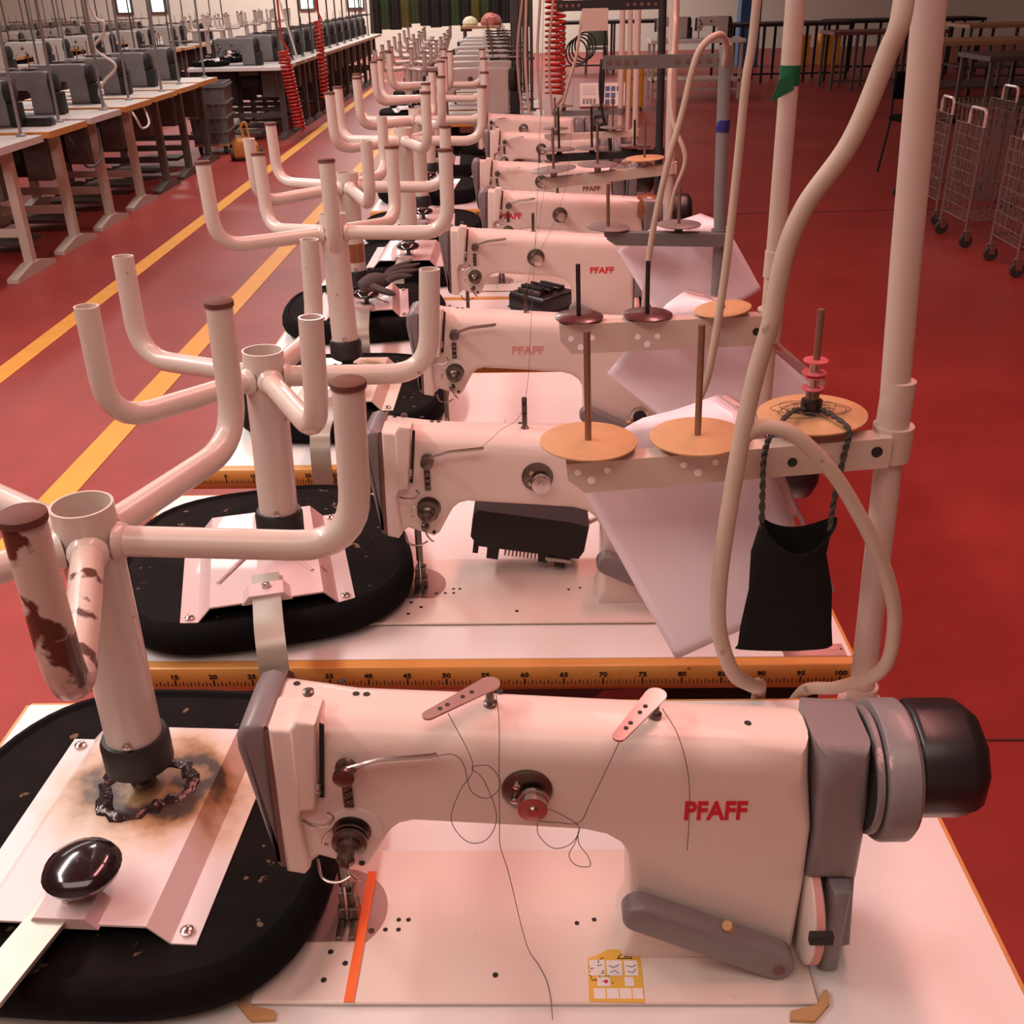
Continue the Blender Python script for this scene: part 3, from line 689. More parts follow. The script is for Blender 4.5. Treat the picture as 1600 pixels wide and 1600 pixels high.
# ------------------------------------------------------------------ thread stands
def bar_holed(mb, x0, x1, y, z0, z1, th): mb.box(x0, x1, y, y+th, z0, z1)
def thread_stand(name, label, pole, r, pole_mat, bar, bar_mat, discs, upper=None, joints=()):
    """pole: list of points; bar: (x0,x1,y,zl,zr,h); discs: (x,y,z,rad,mat,spindle top z,spindle mat)"""
    b = pole[0]; t = thing(name, label, 'thread stand', b, group='thread stands behind the machines')
    L = lambda p: (p[0]-b[0], p[1]-b[1], p[2]-b[2])
    MB().tube([L(p) for p in pole], r, 16).build('pole', pole_mat, t)
    MB().lathe([(r*1.9, 0), (r*1.9, .006), (r*1.2, .012), (r*1.2, .03)], (0, 0, 0), (0, 0, 1), 18).build('base_flange', pole_mat, t)
    for (p, h) in joints: MB().lathe([(r*1.02, 0), (r*1.16, .001), (r*1.16, h), (r*1.02, h+.001)], L(p), (0, 0, 1), 18).build('pole_joint', pole_mat, t)
    if bar:
        x0, x1, y, zl, zr, h = bar; v = []
        c = .02
        ol = [(x0, zl), (x0+.002, zl-h*.55), (x0+c, zl-h), (x1, zr-h), (x1, zr)]
        bo = MB().prism([L((p[0], 0, p[1]))[0::2] for p in ol], 'y', y-b[1], y-b[1]+.003).build('spool_bar', bar_mat, t); fixn(bo)
        v = [L((x0, y+.0031, zl)), L((x1, y+.0031, zr)), L((x1, y+.024, zr)), L((x0, y+.024, zl))]
        fl = MB().add([(p[0], p[1], p[2]-.0025) for p in v]+v, [(3, 2, 1, 0), (4, 5, 6, 7), (0, 1, 5, 4), (1, 2, 6, 5), (2, 3, 7, 6), (3, 0, 4, 7)]).build('bar_flange', bar_mat, bo)
        # punched holes read as pale and dark dots
        n = 0
        for (x, dz, rr, mt) in HOLES.get(name+label, ()):
            zz = zl+(zr-zl)*(x-x0)/(x1-x0)-dz
            MB().lathe([(rr, 0), (rr, .0006)], L((x, y, zz)), (0, -1, 0), 16).build('bar_hole', mt, bo)
        k = MB().lathe([(r*1.45, -h), (r*1.45, .004)], L((pole[1][0], pole[1][1], zr)), (0, 0, 1), 18).build('clamp', bar_mat, t)
    for (x, y, z, rad, mt, top, smt, tl) in discs:
        d = MB(); mm = Matrix.Translation(L((x, y, z))) @ Matrix.Rotation(tl, 4, 'Y')
        d.lathe([(.004, -.0012), (rad*.985, -.0012), (rad, -.0006), (rad, .0008), (rad*.985, .0013), (rad*.5, .0014), (rad*.47, .0018), (.004, .0019)], (0, 0, 0), (0, 0, 1), 36)
        d.v = [tuple(mm @ Vector(q)) for q in d.v]; do = d.build('spool_disc', mt, t)
        MB().tube([L((x, y, z-.012)), L((x-(top-z)*.03, y, top))], .0036, 10).build('spindle', smt, do)
        MB().lathe([(.007, -.020), (.009, -.014), (.009, -.003)], L((x, y, z)), (0, 0, 1), 12).build('spindle_nut', bar_mat, do)
    if upper:
        x0, x1, y, z, h = upper
        u_ = MB().box(x0-b[0], x1-b[0], y-b[1]-.002, y-b[1]+.002, z-b[2], z-b[2]+h).build('eyelet_bar', bar_mat, t)
        for q in range(9):
            x = x0+.012+q*.017 if q < 4 else x1-.02-(q-4)*.02
            MB().lathe([(.005, 0), (.005, .001)], L((x, y-.002, z+h/2)), (0, -1, 0), 12).build('eyelet', 'dark_print', u_)
    return t
HOLES = {}
l1 = 'beige thread stand with three brown discs over the nearest table'
HOLES['thread_stand'+l1] = [(.660, .010, .0035, 'paper'), (.690, .010, .0035, 'paper'), (.674, .020, .0042, 'paper'), (.768, .011, .0035, 'paper'), (.80, .011, .0035, 'paper'), (.783, .021, .0042, 'paper'),
                            (.878, .018, .005, 'ink'), (.895, .008, .005, 'red_print'), (.914, .017, .005, 'faded_print'), (.962, .014, .0058, 'ink')]
s1 = thread_stand('thread_stand', l1, [(1.0, -.096, TZ), (.984, -.1, 1.12), (.969, -.1, 1.32), (.935, -.1, 1.85)], .0142, 'pole_beige', (.648, .976, -.125, 1.113, 1.138, .033), 'bar_beige',
    [(.672, -.098, 1.127, .0505, 'fibre_disc', 1.245, 'rod_bronze', 0), (.785, -.098, 1.131, .050, 'fibre_disc', 1.25, 'rod_bronze', -.03), (.905, -.079, 1.146, .056, 'fibre_disc', 1.258, 'rod_bronze', -.05)],
    joints=(((.9825, -.1, 1.135), .055),))
l2 = 'beige thread stand with dark red discs behind the second machine'
HOLES['thread_stand'+l2] = [(.673, .022, .0045, 'paper'), (.705, .022, .0045, 'paper'), (.688, .036, .005, 'paper'), (.775, .024, .0045, 'paper'), (.805, .024, .0045, 'paper'), (.79, .036, .005, 'paper'), (.955, .024, .006, 'ink')]
s2 = thread_stand('thread_stand', l2, [(.984, .46, TZ), (.979, .46, 1.09), (.977, .46, 1.23), (.966, .46, 1.85)], .0135, 'pole_beige', (.655, .972, .435, 1.088, 1.098, .046), 'bar_beige',
    [(.686, .458, 1.094, .0375, 'maroon_disc', 1.175, 'black_plastic', 0), (.791, .458, 1.096, .0385, 'maroon_disc', 1.178, 'black_plastic', 0), (.905, .455, 1.104, .043, 'fibre_disc', 1.11, 'rod_bronze', -.12)],
    joints=(((.9785, .46, 1.15), .04),))
l3 = 'grey thread stand with hole-punched upper bar behind the third machine'
s3 = thread_stand('thread_stand', l3, [(1.006, 1.05, TZ), (1.0, 1.05, 1.08), (.994, 1.05, 1.18), (.985, 1.05, 1.44)], .0125, 'pole_grey', (.765, 1.008, 1.02, 1.1, 1.093, .026), 'bar_grey',
    [(.771, 1.05, 1.105, .045, 'grey_disc', 1.19, 'rod_bronze', .05), (.915, 1.05, 1.108, .045, 'grey_disc', 1.18, 'rod_bronze', 0)], upper=(.753, .995, 1.05, 1.402, .024))
MB().lathe([(.0131, 0), (.0131, .022)], (.9905-1.006, 0, 1.285-TZ), (0, 0, 1), 20).build('tape_band', 'blue_tape', s3)
l4 = 'slanted beige thread stand with dark and brown discs behind the fourth machine'
s4 = thread_stand('thread_stand', l4, [(.972, 1.66, TZ), (.970, 1.66, 1.10), (.967, 1.66, 1.22), (.955, 1.66, 1.85)], .0125, 'pole_beige', (.644, .985, 1.645, 1.104, 1.135, .024), 'bar_beige',
    [(.672, 1.665, 1.125, .058, 'grey_disc', 1.225, 'rod_bronze', -.1), (.785, 1.665, 1.135, .052, 'grey_disc', 1.23, 'rod_bronze', 0), (.905, 1.665, 1.148, .050, 'fibre_disc', 1.24, 'rod_bronze', -.05)])
l5 = 'tall black thread stand with a pale tag on its top bar'
s5 = thread_stand('thread_stand', l5, [(1.006, 2.2, TZ), (1.004, 2.2, 1.08), (1.0, 2.2, 1.3), (.995, 2.2, 1.56)], .0115, 'black_matte', (.66, 1.008, 2.185, 1.085, 1.095, .02), 'black_matte',
    [(.70, 2.205, 1.10, .05, 'grey_disc', 1.22, 'black_plastic', 0), (.80, 2.205, 1.102, .05, 'grey_disc', 1.22, 'black_plastic', 0), (.93, 2.205, 1.104, .05, 'maroon_disc', 1.18, 'black_plastic', 0)], upper=(.692, .996, 2.2, 1.478, .028))
MB().box(.765-1.006, .84-1.006, -.007, -.004, 1.425-TZ, 1.484-TZ).build('tag', 'bar_beige', s5, bevel=.001)
s6 = thread_stand('thread_stand', 'thin beige thread stand behind the sixth machine', [(.98, 2.70, TZ), (.978, 2.70, 1.08), (.975, 2.70, 1.3), (.97, 2.70, 1.75)], .011, 'pole_beige', (.66, .985, 2.69, 1.08, 1.09, .02), 'bar_beige',
    [(.70, 2.705, 1.10, .045, 'grey_disc', 1.2, 'rod_bronze', 0), (.90, 2.705, 1.10, .045, 'grey_disc', 1.2, 'rod_bronze', 0)])
s7 = thread_stand('thread_stand', 'thin beige thread stand behind the seventh machine', [(.985, 3.43, TZ), (.984, 3.43, 1.08), (.983, 3.43, 1.3), (.98, 3.43, 1.75)], .011, 'pole_beige', (.70, .99, 3.42, 1.08, 1.085, .02), 'bar_grey',
    [(.75, 3.435, 1.10, .04, 'grey_disc', 1.2, 'rod_bronze', 0), (.90, 3.435, 1.10, .04, 'grey_disc', 1.2, 'rod_bronze', 0)])
s8 = thread_stand('thread_stand', 'thin beige thread stand behind the rearmost machine', [(1.07, 4.05, TZ), (1.07, 4.05, 1.08), (1.07, 4.05, 1.3), (1.06, 4.05, 1.75)], .011, 'pole_beige', None, 'bar_grey', [])
# green tape flag on the second stand
gt = MB().lathe([(.0140, 0), (.0140, .026)], (.9735-.984, 0, 1.418-TZ), (0, 0, 1), 20); gt.prism([(-.0105, .655), (-.028, .646), (-.036, .618), (-.006, .634)], 'y', -.0148, -.0140); 
fixn(gt.build('tape_flag', 'green_tape', s2))
# bobbins on the rightmost spindle of the first stand
bx, by, bz = .9035, -.079, 1.149
tag(MB().lathe([(.0085, 0), (.011, .001), (.011, .013), (.009, .014)], (0, 0, 0), (0, 0, 1), 20).build('bobbin', 'black_plastic', None, (bx, by, bz)), 'black bobbin at the bottom of the spindle above the pouch', 'bobbin', 'bobbins stacked on the spindle')
tag(MB().lathe([(.007, 0), (.007, .009), (.0095, .0095), (.0095, .011)], (0, 0, 0), (0, 0, 1), 20).build('bobbin', 'steel_dark', None, (bx, by, bz+.0142)), 'grey metal bobbin just above the black one on the spindle', 'bobbin', 'bobbins stacked on the spindle')
for z, s, lb in ((.0254, .9, 'lower pink clear bobbin on the spindle above the pouch'), (.042, 1., 'topmost pink clear bobbin on the spindle above the pouch')):
    e = thing('bobbin', lb, 'bobbin', (bx-.001, by, bz+z), group='bobbins stacked on the spindle')
    MB().lathe([(.005*s, 0), (.0125*s, .0003), (.0125*s, .0016), (.005*s, .002)], (0, 0, 0), (0, 0, 1), 20).build('rim', 'bobbin_pink', e)
    MB().lathe([(.0055, .0015), (.0055, .0135)], (0, 0, 0), (0, 0, 1), 16).build('core', 'chrome', e)
    MB().lathe([(.005*s, .013), (.0125*s, .0133), (.0125*s, .0146), (.005*s, .015)], (0, 0, 0), (0, 0, 1), 20).build('rim', 'bobbin_pink', e)
# loose thread on the right disc
lt = []
for i in range(60):
    a = i*.7; r = .016+.006*math.sin(i*1.3)+.008*math.sin(i*.37); lt.append((bx+r*1.5*math.cos(a), by+r*math.sin(a)*.9, bz+.0026+.001*math.sin(i*.9)))
tag(MB().tube(cat_rom(lt, 3), .0004, 4).build('loose_thread', 'thread'), 'tangle of dark thread around the black bobbin on brown disc', 'thread')
# black pouch
pch = thing('black_pouch', 'black cloth pouch hanging by cords from the thread stand', 'pouch', (.8835, -.148, .90))
n = 32; v = []; rings = [(.051, .006, 0, 0), (.0515, .012, .004, .002), (.049, .015, .03, 0), (.044, .017, .075, 0), (.039, .018, .12, -.001), (.037, .019, .144, -.002), (.0395, .0195, .150, -.002), (.037, .0175, .150, -.002), (.034, .016, .11, -.002), (.04, .012, .02, 0)]
for rx, ry, z, dx in rings:
    for k in range(n):
        a = 2*PI*k/n; zz = z
        if z > .14: zz += .010*math.cos(2*a)*(1 if math.cos(a) > 0 else 1)-.012*max(0, -math.sin(a))
        v.append((rx*math.cos(a)+dx+.004*math.sin(3*z*30), ry*math.sin(a), zz))
f = [(j*n+k, j*n+(k+1) % n, (j+1)*n+(k+1) % n, (j+1)*n+k) for j in range(len(rings)-1) for k in range(n)]
f += [tuple(range(n))[::-1], tuple((len(rings)-1)*n+k for k in range(n))]
MB().add(v, f, True).build('bag', 'pouch_cloth', pch)
def twisted(pts, r):
    mb = MB(); P = cat_rom(pts, 10)
    for ph in (0, PI):
        q = [p+Vector((math.cos(i*1.1+ph), math.sin(i*1.1+ph)*.9, math.sin(i*1.1+ph)*.3))*r*.6 for i, p in enumerate(P)]
        mb.tube(q, r*.75, 6)
    return mb
twisted([(-.036, -.002, .15), (-.037, .006, .19), (-.037, .014, .226), (-.030, .016, .250), (-.004, .055, .2545), (.014, .064, .2555)], .0026).build('cord', 'cord_dark', pch)
twisted([(.033, -.004, .148), (.036, .004, .18), (.042, .012, .225), (.045, .018, .250), (.034, .050, .254), (.024, .064, .2555)], .0026).build('cord', 'cord_dark', pch)

# paper pockets hung on the stands
def sheet(label, A, B, C, y, zf, strip_side=True, dy=0., fold=.35):
    A, B, C = [Vector((p[0], p[1])) for p in (A, B, C)]; Dv = A+C-B
    nu, nv = 16, 22; t = thing('paper_pocket', label, 'paper', (B.x, y, B.y), group='paper sheets hung on the thread stands')
    def P(u, v):
        q = B+(C-B)*u+(A-B)*v; yy = y+dy*u+.006*math.sin(u*3.3)*math.sin(v*2.4+.4)-.012*v*(1-v); z = q.y
        if z > zf:
            e = z-zf; yy += min(e, .004)+e*.93; z = zf+.006*(1-math.exp(-e/.006))+fold*e*.3+.003*math.sin(u*7)
        return (q.x-B.x, yy-y, z-B.y)
    mb = MB(); v = [P(i/nu, j/nv) for j in range(nv+1) for i in range(nu+1)]
    f = [(j*(nu+1)+i, j*(nu+1)+i+1, (j+1)*(nu+1)+i+1, (j+1)*(nu+1)+i) for j in range(nv) for i in range(nu)]
    o = mb.add(v, f, True).build('sheet', 'paper', t); so = o.modifiers.new('s', 'SOLIDIFY'); so.thickness = .0012
    if strip_side:
        mb = MB(); m = 44; v = []; us = (1.0, 1.025, 1.052, 1.078)
        for j in range(m+1):
            for uu in us: v.append(P(uu, j/m))
        f = []
        for j in range(m):
            for i in range(3):
                if i == 1 and j % 11 in (4, 5): continue
                f.append((j*4+i, j*4+i+1, (j+1)*4+i+1, (j+1)*4+i))
        o = mb.add(v, f).build('punched_edge', 'plastic_clear', t); so = o.modifiers.new('s', 'SOLIDIFY'); so.thickness = .0005
    return t
sheet('large white paper pocket hanging under the nearest thread stand beside the pouch', (.650, 1.084), (.786, .812), (.955, .902), -.046, 1.122)
sheet('paper pocket hanging behind the second thread stand with dark red discs', (.735, .985), (.960, .795), (1.083, .95), .505, 1.09)
sheet('creased paper sheet hanging from the grey thread stand', (.795, 1.045), (.925, .84), (1.107, .957), 1.1, 1.09, strip_side=False)

# ------------------------------------------------------------------ cables
def cable(name, label, pts, r, mat, cat='cable', group='cables hanging over the row'):
    o = MB().tube(cat_rom(pts, 8), r, 10).build(name, mat); return tag(o, label, cat, group)
cable('hanging_cable', 'thick beige cable in front of the pouch making a hanging loop',
      [(.95, -.10, 4.6), (.93, -.10, 1.95), (.918, -.12, 1.65), (.914, -.16, 1.533), (.906, -.16, 1.491), (.886, -.16, 1.427), (.854, -.16, 1.375), (.84, -.16, 1.331), (.834, -.16, 1.272), (.824, -.16, 1.217), (.815, -.165, 1.151), (.808, -.17, 1.074), (.805, -.17, .999), (.810, -.165, .936), (.83, -.16, .877), (.862, -.13, .835), (.884, -.075, .79), (.888, -.048, .70), (.888, -.045, .55)], .0085, 'cable_beige')
cable('hanging_cable', 'thinner beige cable loop arching over the right brown disc',
      [(.8145, -.163, 1.150), (.822, -.163, 1.161), (.838, -.165, 1.169), (.866, -.17, 1.161), (.908, -.17, 1.119), (.952, -.17, 1.051), (.982, -.165, .99), (.997, -.16, .934), (.994, -.155, .875), (.962, -.12, .825), (.938, -.07, .78), (.93, -.046, .70), (.93, -.045, .55)], .0075, 'cable_beige')
cable('hanging_cable', 'beige cable hanging straight just left of the green-taped pole', [(.92, .42, 4.6), (.915, .42, 1.95), (.912, .42, 1.526), (.906, .42, 1.425), (.903, .42, 1.3), (.896, .415, 1.155), (.882, .41, 1.017), (.864, .42, .94), (.86, .45, .80)], .0062, 'cable_beige')
cable('hanging_cable', 'beige cable arching over the grey stand with blue tape', [(.985, 1.05, 1.40), (.978, 1.0, 1.44), (.955, .96, 1.462), (.918, .95, 1.431), (.895, .95, 1.328), (.87, .95, 1.226), (.847, .96, 1.068), (.84, 1.0, .82)], .0062, 'cable_beige')
cable('hanging_cable', 'thin beige cable bending right behind the grey stand', [(.955, 1.6, 4.6), (.955, 1.6, 1.85), (.945, 1.5, 1.45), (.93, 1.42, 1.36), (.935, 1.38, 1.27), (.965, 1.36, 1.19), (.945, 1.38, 1.10), (.94, 1.42, .95), (.95, 1.45, .79)], .005, 'cable_beige')
cable('hanging_cable', 'pinkish cable crossing diagonally in front of red coiled hose', [(.84, 3.1, 4.6), (.83, 3.1, 1.9), (.80, 3.1, 1.40), (.76, 3.1, 1.22), (.72, 3.15, 1.09), (.70, 3.2, 1.02)], .006, 'cable_beige')
cable('hanging_cable', 'black cable curving down beside the control panel', [(.90, 3.0, 4.6), (.885, 3.0, 1.42), (.875, 3.0, 1.30), (.87, 3.0, 1.2), (.885, 3.0, 1.1), (.91, 3.02, 1.02), (.93, 3.06, .79)], .005, 'cable_black')
for k in range(4):
    cb = [(.80+.004*math.cos(a)*0+.042*math.cos(a)+k*.012, 3.42+k*.006, 1.30+k*.008+.05*math.sin(a)) for a in [i*2*PI/24 for i in range(25)]]
    tag(MB().tube(cb, .0035, 6).build('cable_coil', 'cable_black'), ['front', 'second', 'third', 'rear'][k]+' loop of the black cable bundle hanging on the rear stands', 'cable', 'black cable loops on the rear stands')
for k, (x, y) in enumerate(((.60, 4.3), (.66, 4.6), (.72, 4.75), (.55, 5.2))):
    cable('hanging_cable', ['leftmost pale cable hanging behind the rearmost machine', 'second pale cable hanging behind the rearmost machine', 'third pale cable hanging behind the rearmost machine', 'rear pale cable hanging left of the red coiled hose'][k],
          [(x, y, 4.6), (x, y, 2.2), (x+.01*k, y, 1.6), (x-.01, y+.02, 1.2), (x+.02, y, .82)], .007, 'cable_beige')
def coil(label, c, r, z0, z1, turns, th, lean=0., mat='hose_red'):
    pts = []; n = turns*16
    for i in range(n+1):
        a = i*2*PI/16; z = z0+(z1-z0)*i/n; pts.append((c[0]+r*math.cos(a)+lean*(z-z0), c[1]+r*math.sin(a), z))
    pts = [(c[0], c[1], z0-.06), (c[0]+r*.5, c[1], z0-.03)]+pts+[(c[0]+lean*(z1-z0), c[1], z1+.12), (c[0]+lean*(z1-z0), c[1], 4.6)]
    return tag(MB().tube(pts, th, 6).build('coiled_hose', mat), label, 'air hose', 'red coiled air hoses')
coil('red coiled air hose hanging in the centre behind the white machines', (.75, 5.0), .052, 1.0, 1.62, 22, .007)
coil('red coiled air hose hanging down at the end of the left row', (-2.02, 11.2), .06, .15, .95, 22, .012, -.12)
coil('red coiled air hose further back in the left row', (-2.0, 12.8), .05, .3, 1.2, 20, .012)

# threads on the nearest machine and stands
def thr(label, pts, r=.00035, n=8):
    tag(MB().tube(cat_rom(pts, n), r, 5).build('sewing_thread', 'thread'), label, 'thread', 'loose sewing threads')
A_ = .369; B_ = -.5; Zt = TZ
def ml(x, y, z): return (A_+x, B_+y, Zt+z)
thr('dark thread falling down the arm and across the bed of the nearest machine', [ml(.214, .08, .268), ml(.217, .055, .262), ml(.217, .032, .235), ml(.216, .03, .18), ml(.216, .03, .155), ml(.222, .034, .12), ml(.232, .045, .04), ml(.238, .048, .009), ml(.245, .038, .0072), ml(.252, .022, .0072), ml(.255, .008, .0072), ml(.256, -.001, .0066), ml(.257, -.012, .001)])
thr('looped dark thread hanging below the first guide arm', [ml(.178, .052, .272), ml(.197, .03, .24), ml(.186, .028, .215), ml(.178, .028, .185), ml(.19, .028, .162), ml(.206, .028, .165), ml(.214, .028, .19), ml(.205, .029, .225), ml(.196, .032, .235), ml(.21, .03, .238), ml(.218, .03, .22), ml(.208, .028, .208), ml(.195, .028, .215), ml(.190, .03, .24), ml(.182, .03, .25), ml(.168, .03, .248)])
thr('dark thread running from the second guide arm down to the tension wheel', [ml(.31, .030, .266), ml(.298, .026, .235), ml(.287, .025, .205), ml(.279, .025, .185), ml(.262, .024, .186), ml(.246, .024, .188)])
thr('dark thread looping below the tension wheel', [ml(.252, .024, .202), ml(.268, .024, .192), ml(.279, .024, .18), ml(.272, .024, .163), ml(.258, .025, .158), ml(.247, .025, .172), ml(.246, .025, .185)])
thr('small thread loop hanging right of the tension wheel', [ml(.279, .024, .18), ml(.276, .024, .165), ml(.271, .025, .15), ml(.277, .025, .139), ml(.288, .025, .138), ml(.286, .024, .15), ml(.279, .024, .163), ml(.278, .024, .175)])
thr('dark thread end hanging over the red lettering of nearest machine', [ml(.346, .074, .258), ml(.356, .05, .25), ml(.364, .038, .22), ml(.367, .038, .18), ml(.368, .04, .14)])
thr('fine thread from the second machine arm up to its stand', [(.381+.165, .079+.03, TZ+.248), (.381+.19, .079+.05, TZ+.264), (.381+.222, .079+.08, TZ+.288), (.615, .2, 1.2), (.63, .42, 1.42), (.64, .45, 1.75)], .0003)
thr('fine thread rising from the third machine post', [(.381+.222, .69, TZ+.29), (.63, .80, 1.18), (.66, 1.0, 1.35), (.67, 1.04, 1.75)], .0003)
thr('fine thread from the fourth machine tension wheel upward', [(.38+.24, 1.30, TZ+.20), (.66, 1.32, 1.05), (.70, 1.40, 1.16), (.72, 1.55, 1.4)], .0004)
thr('curly thread lying on the third table', [(.50, .68, .787), (.52, .71, .787), (.525, .74, .787), (.55, .76, .787), (.56, .80, .787)], .0004)
thr('wavy thread lying behind the post of the second machine', [(.66, .62, .787), (.65, .66, .787), (.67, .70, .787), (.665, .75, .787), (.70, .78, .787)], .0004)

# ------------------------------------------------------------------ background tables, machines, stands
def bg_table(name, label, x0, x1, y0, dep, top, edge, leg, group, side=None, z=TZ):
    t = thing(name, label, 'table', ((x0+x1)/2, y0, 0), group=group); w_ = (x1-x0)/2
    MB().box(-w_, w_, 0, dep, z-.032, z).build('tabletop', top, t, bevel=.002)
    MB().box(-w_-.003, w_+.003, -.012, 0, z-.04, z-.001).build('front_edge', edge, t, bevel=.003)
    MB().box(w_, w_+.006, -.006, dep, z-.04, z-.001).build('side_edge', side or edge, t)
    for s in (-1, 1):
        x = s*(w_-.11)
        l = MB().box(x-.028, x+.028, dep*.5-.03, dep*.5+.03, .05, z-.032).build('leg', leg, t)
        MB().prism([(.01, 0), (dep-.02, 0), (dep-.02, .025), (dep*.6, .07), (dep*.4, .07), (.01, .025)], 'x', x-.035, x+.035).build('foot', leg, l)
    MB().box(-w_+.13, w_-.13, dep*.5-.015, dep*.5+.015, .22, .27).build('crossbar', leg, t)
    MB().lathe([(.04, -.13), (.08, -.11), (.08, .07), (.05, .1)], (.1, dep*.5, z-.18), (1, 0, 0), 14).build('motor', 'black_matte', t)
    MB().box(-.02, .2, dep*.5-.08, dep*.5+.08, z-.1, z-.032).build('motor_mount', leg, t)
    MB().box(-w_+.16, -.06, dep*.5-.1, dep*.5+.12, z-.42, z-.034).build('control_box', 'black_matte', t, bevel=.008)
    MB().box(.22, w_-.16, dep*.5-.05, dep*.5+.1, z-.34, z-.034).build('oil_box', 'leg_dark', t, bevel=.006)
    MB().box(-.2, .2, .02, .3, .06, .09).build('treadle', 'leg_dark', t, bevel=.004)
    return t
def bg_machine(name, label, loc, mat, group, wheel='black_matte'):
    t = thing(name, label, 'sewing machine', loc, group=group)
    MB().box(0, .48, 0, .178, 0, .006).build('bed_plate', mat, t)
    b = [(.0, .10), (.075, .10), (.09, .15), (.12, .165), (.28, .165), (.30, .14), (.30, .006), (.45, .006), (.45, .28), (.42, .29), (.03, .29), (.0, .27)]
    MB().puff(b, .04, .13, .012, .014, 3).build('arm_body', mat, t)
    MB().puff([(-.018, .10), (.0, .10), (.002, .275), (-.018, .265)], .042, .128, .004, .004, 2).build('end_cap', wheel, t)
    for x, z, r in ((.045, .235, .013), (.06, .19, .015), (.035, .15, .011), (.20, .225, .016)):
        MB().lathe([(r, 0), (r, .006), (r*.5, .012), (r*.5, .02)], (x, .04, z), (0, -1, 0), 12).build('tension_dial', 'steel_dark', t)
    MB().lathe([(.06, 0), (.075, .004), (.075, .035), (.05, .05)], (.452, .085, .21), (1, 0, 0), 20).build('hand_wheel', wheel, t)
    MB().puff([(.455, .006), (.52, .006), (.52, .15), (.455, .15)], .03, .14, .01, .01, 2).build('belt_guard', wheel, t)
    MB().box(.03, .045, .07, .09, .006, .10).build('needle_bar', 'steel_dark', t)
    return t
def bg_pole(name, label, x, y, h, mat, group, z=TZ, discs=True, lean=0.):
    t = thing(name, label, 'thread stand', (x, y, z), group=group)
    MB().tube([(0, 0, 0), (lean*h, 0, h)], .011, 8).build('pole', mat, t)
    MB().lathe([(.03, 0), (.03, .008), (.014, .02)], (0, 0, 0), (0, 0, 1), 10).build('base_flange', mat, t)
    MB().box(-.28, .02, -.008, .008, .32, .335).build('spool_bar', mat, t)
    if discs:
        for dx in (-.26, -.12):
            d = MB().lathe([(.05, 0), (.05, .004)], (dx, 0, .336), (0, 0, 1), 14).build('spool_disc', 'grey_disc', t)
            MB().tube([(dx, 0, .336), (dx, 0, .44)], .004, 6).build('spindle', 'rod_bronze', d)
    MB().box(-.25+lean*h*.9, .012+lean*h*.9, -.006, .006, h*.9, h*.9+.02).build('eyelet_bar', mat, t)
    return t
N8 = ['first', 'second', 'third', 'fourth', 'fifth', 'sixth', 'seventh', 'eighth', 'ninth', 'tenth', 'eleventh', 'twelfth', 'thirteenth', 'fourteenth', 'fifteenth']
# left row across the aisle
gt_, gm_, gp_ = 'tables of the near left row', 'grey machines of the near left row', 'thread stands of the near left row'
tL = bg_table('sewing_table', 'first table of the near left row with beige legs', -3.50, -2.42, 4.98, .58, 'laminate_grey', 'laminate_grey', 'leg_beige', gt_)
tLo = None; mLw = None; pL = None
for k in range(7):
    y = 4.98+k*.74; x = -2.42-.022*k
    if k:
        nm = '%s table of the near left row counted from the front' % N8[k]
        if k in (2,): recopy(tL, nm, (x-.54, y, 0))
        elif k == 1: tLo = bg_table('sewing_table', nm, x-1.08, x, y, .60, 'laminate_grey', 'wood_edge', 'leg_beige', gt_)
        elif k == 3: recopy(tLo, nm, (x-.54, y, 0))
        elif k == 4: tLd = bg_table('sewing_table', nm, x-1.08, x, y, .60, 'laminate_grey', 'wood_edge', 'leg_dark', gt_)
        else: recopy(tLd, nm, (x-.54, y, 0))
    ml_ = ['grey sewing machine with red square sticker at the left edge', 'second grey sewing machine of the near left row', 'third grey sewing machine of the near left row', 'fourth grey sewing machine of the near left row', 'fifth grey sewing machine of the near left row', 'sixth grey sewing machine of the near left row', 'rearmost grey sewing machine of the near left row'][k]
    if k == 0:
        mL = bg_machine('sewing_machine', ml_, (x-.78, y+.2, TZ), 'machine_grey', gm_)
    else: recopy(mL, ml_, (x-.80, y+.2, TZ))
    pl_ = '%s grey thread stand standing along the near left row' % N8[k]
    if k == 0: pL = bg_pole('thread_stand', pl_, x-.10, y+.52, 1.3, 'pole_grey', gp_, lean=.02)
    else: recopy(pL, pl_, (x-.10-.05*(k % 2), y+.52, TZ))
mLs = [o for o in COL.objects if o.get('label') == 'grey sewing machine with red square sticker at the left edge'][0]
MB().box(.36, .42, .037, .0395, .09, .16).build('sticker', 'red_print', mLs)
tag(MB().puff([(-.11, 0), (.11, 0), (.11, .04), (.10, .055), (-.10, .055), (-.11, .04)], -.05, .05, .006, .006, 2).build('switch_box', 'black_plastic', None, (-2.66, 6.05, TZ)), 'flat black switch box lying on the near left row', 'switch box')
cable('hanging_cable', 'white cable curling down over the near left row', [(-2.55, 7.0, 4.6), (-2.55, 7.0, 1.75), (-2.45, 7.0, 1.35), (-2.55, 7.0, 1.2), (-2.42, 7.0, 1.08), (-2.52, 7.0, .98), (-2.58, 7.0, .90), (-2.55, 7.02, .79)], .010, 'cable_white', group='cables at the left rows')
cable('hanging_cable', 'white cable loop hanging below the near left row', [(-2.50, 7.35, .742), (-2.46, 7.33, .68), (-2.45, 7.4, .60), (-2.46, 7.6, .62), (-2.52, 7.7, .742)], .009, 'cable_white', group='cables at the left rows')
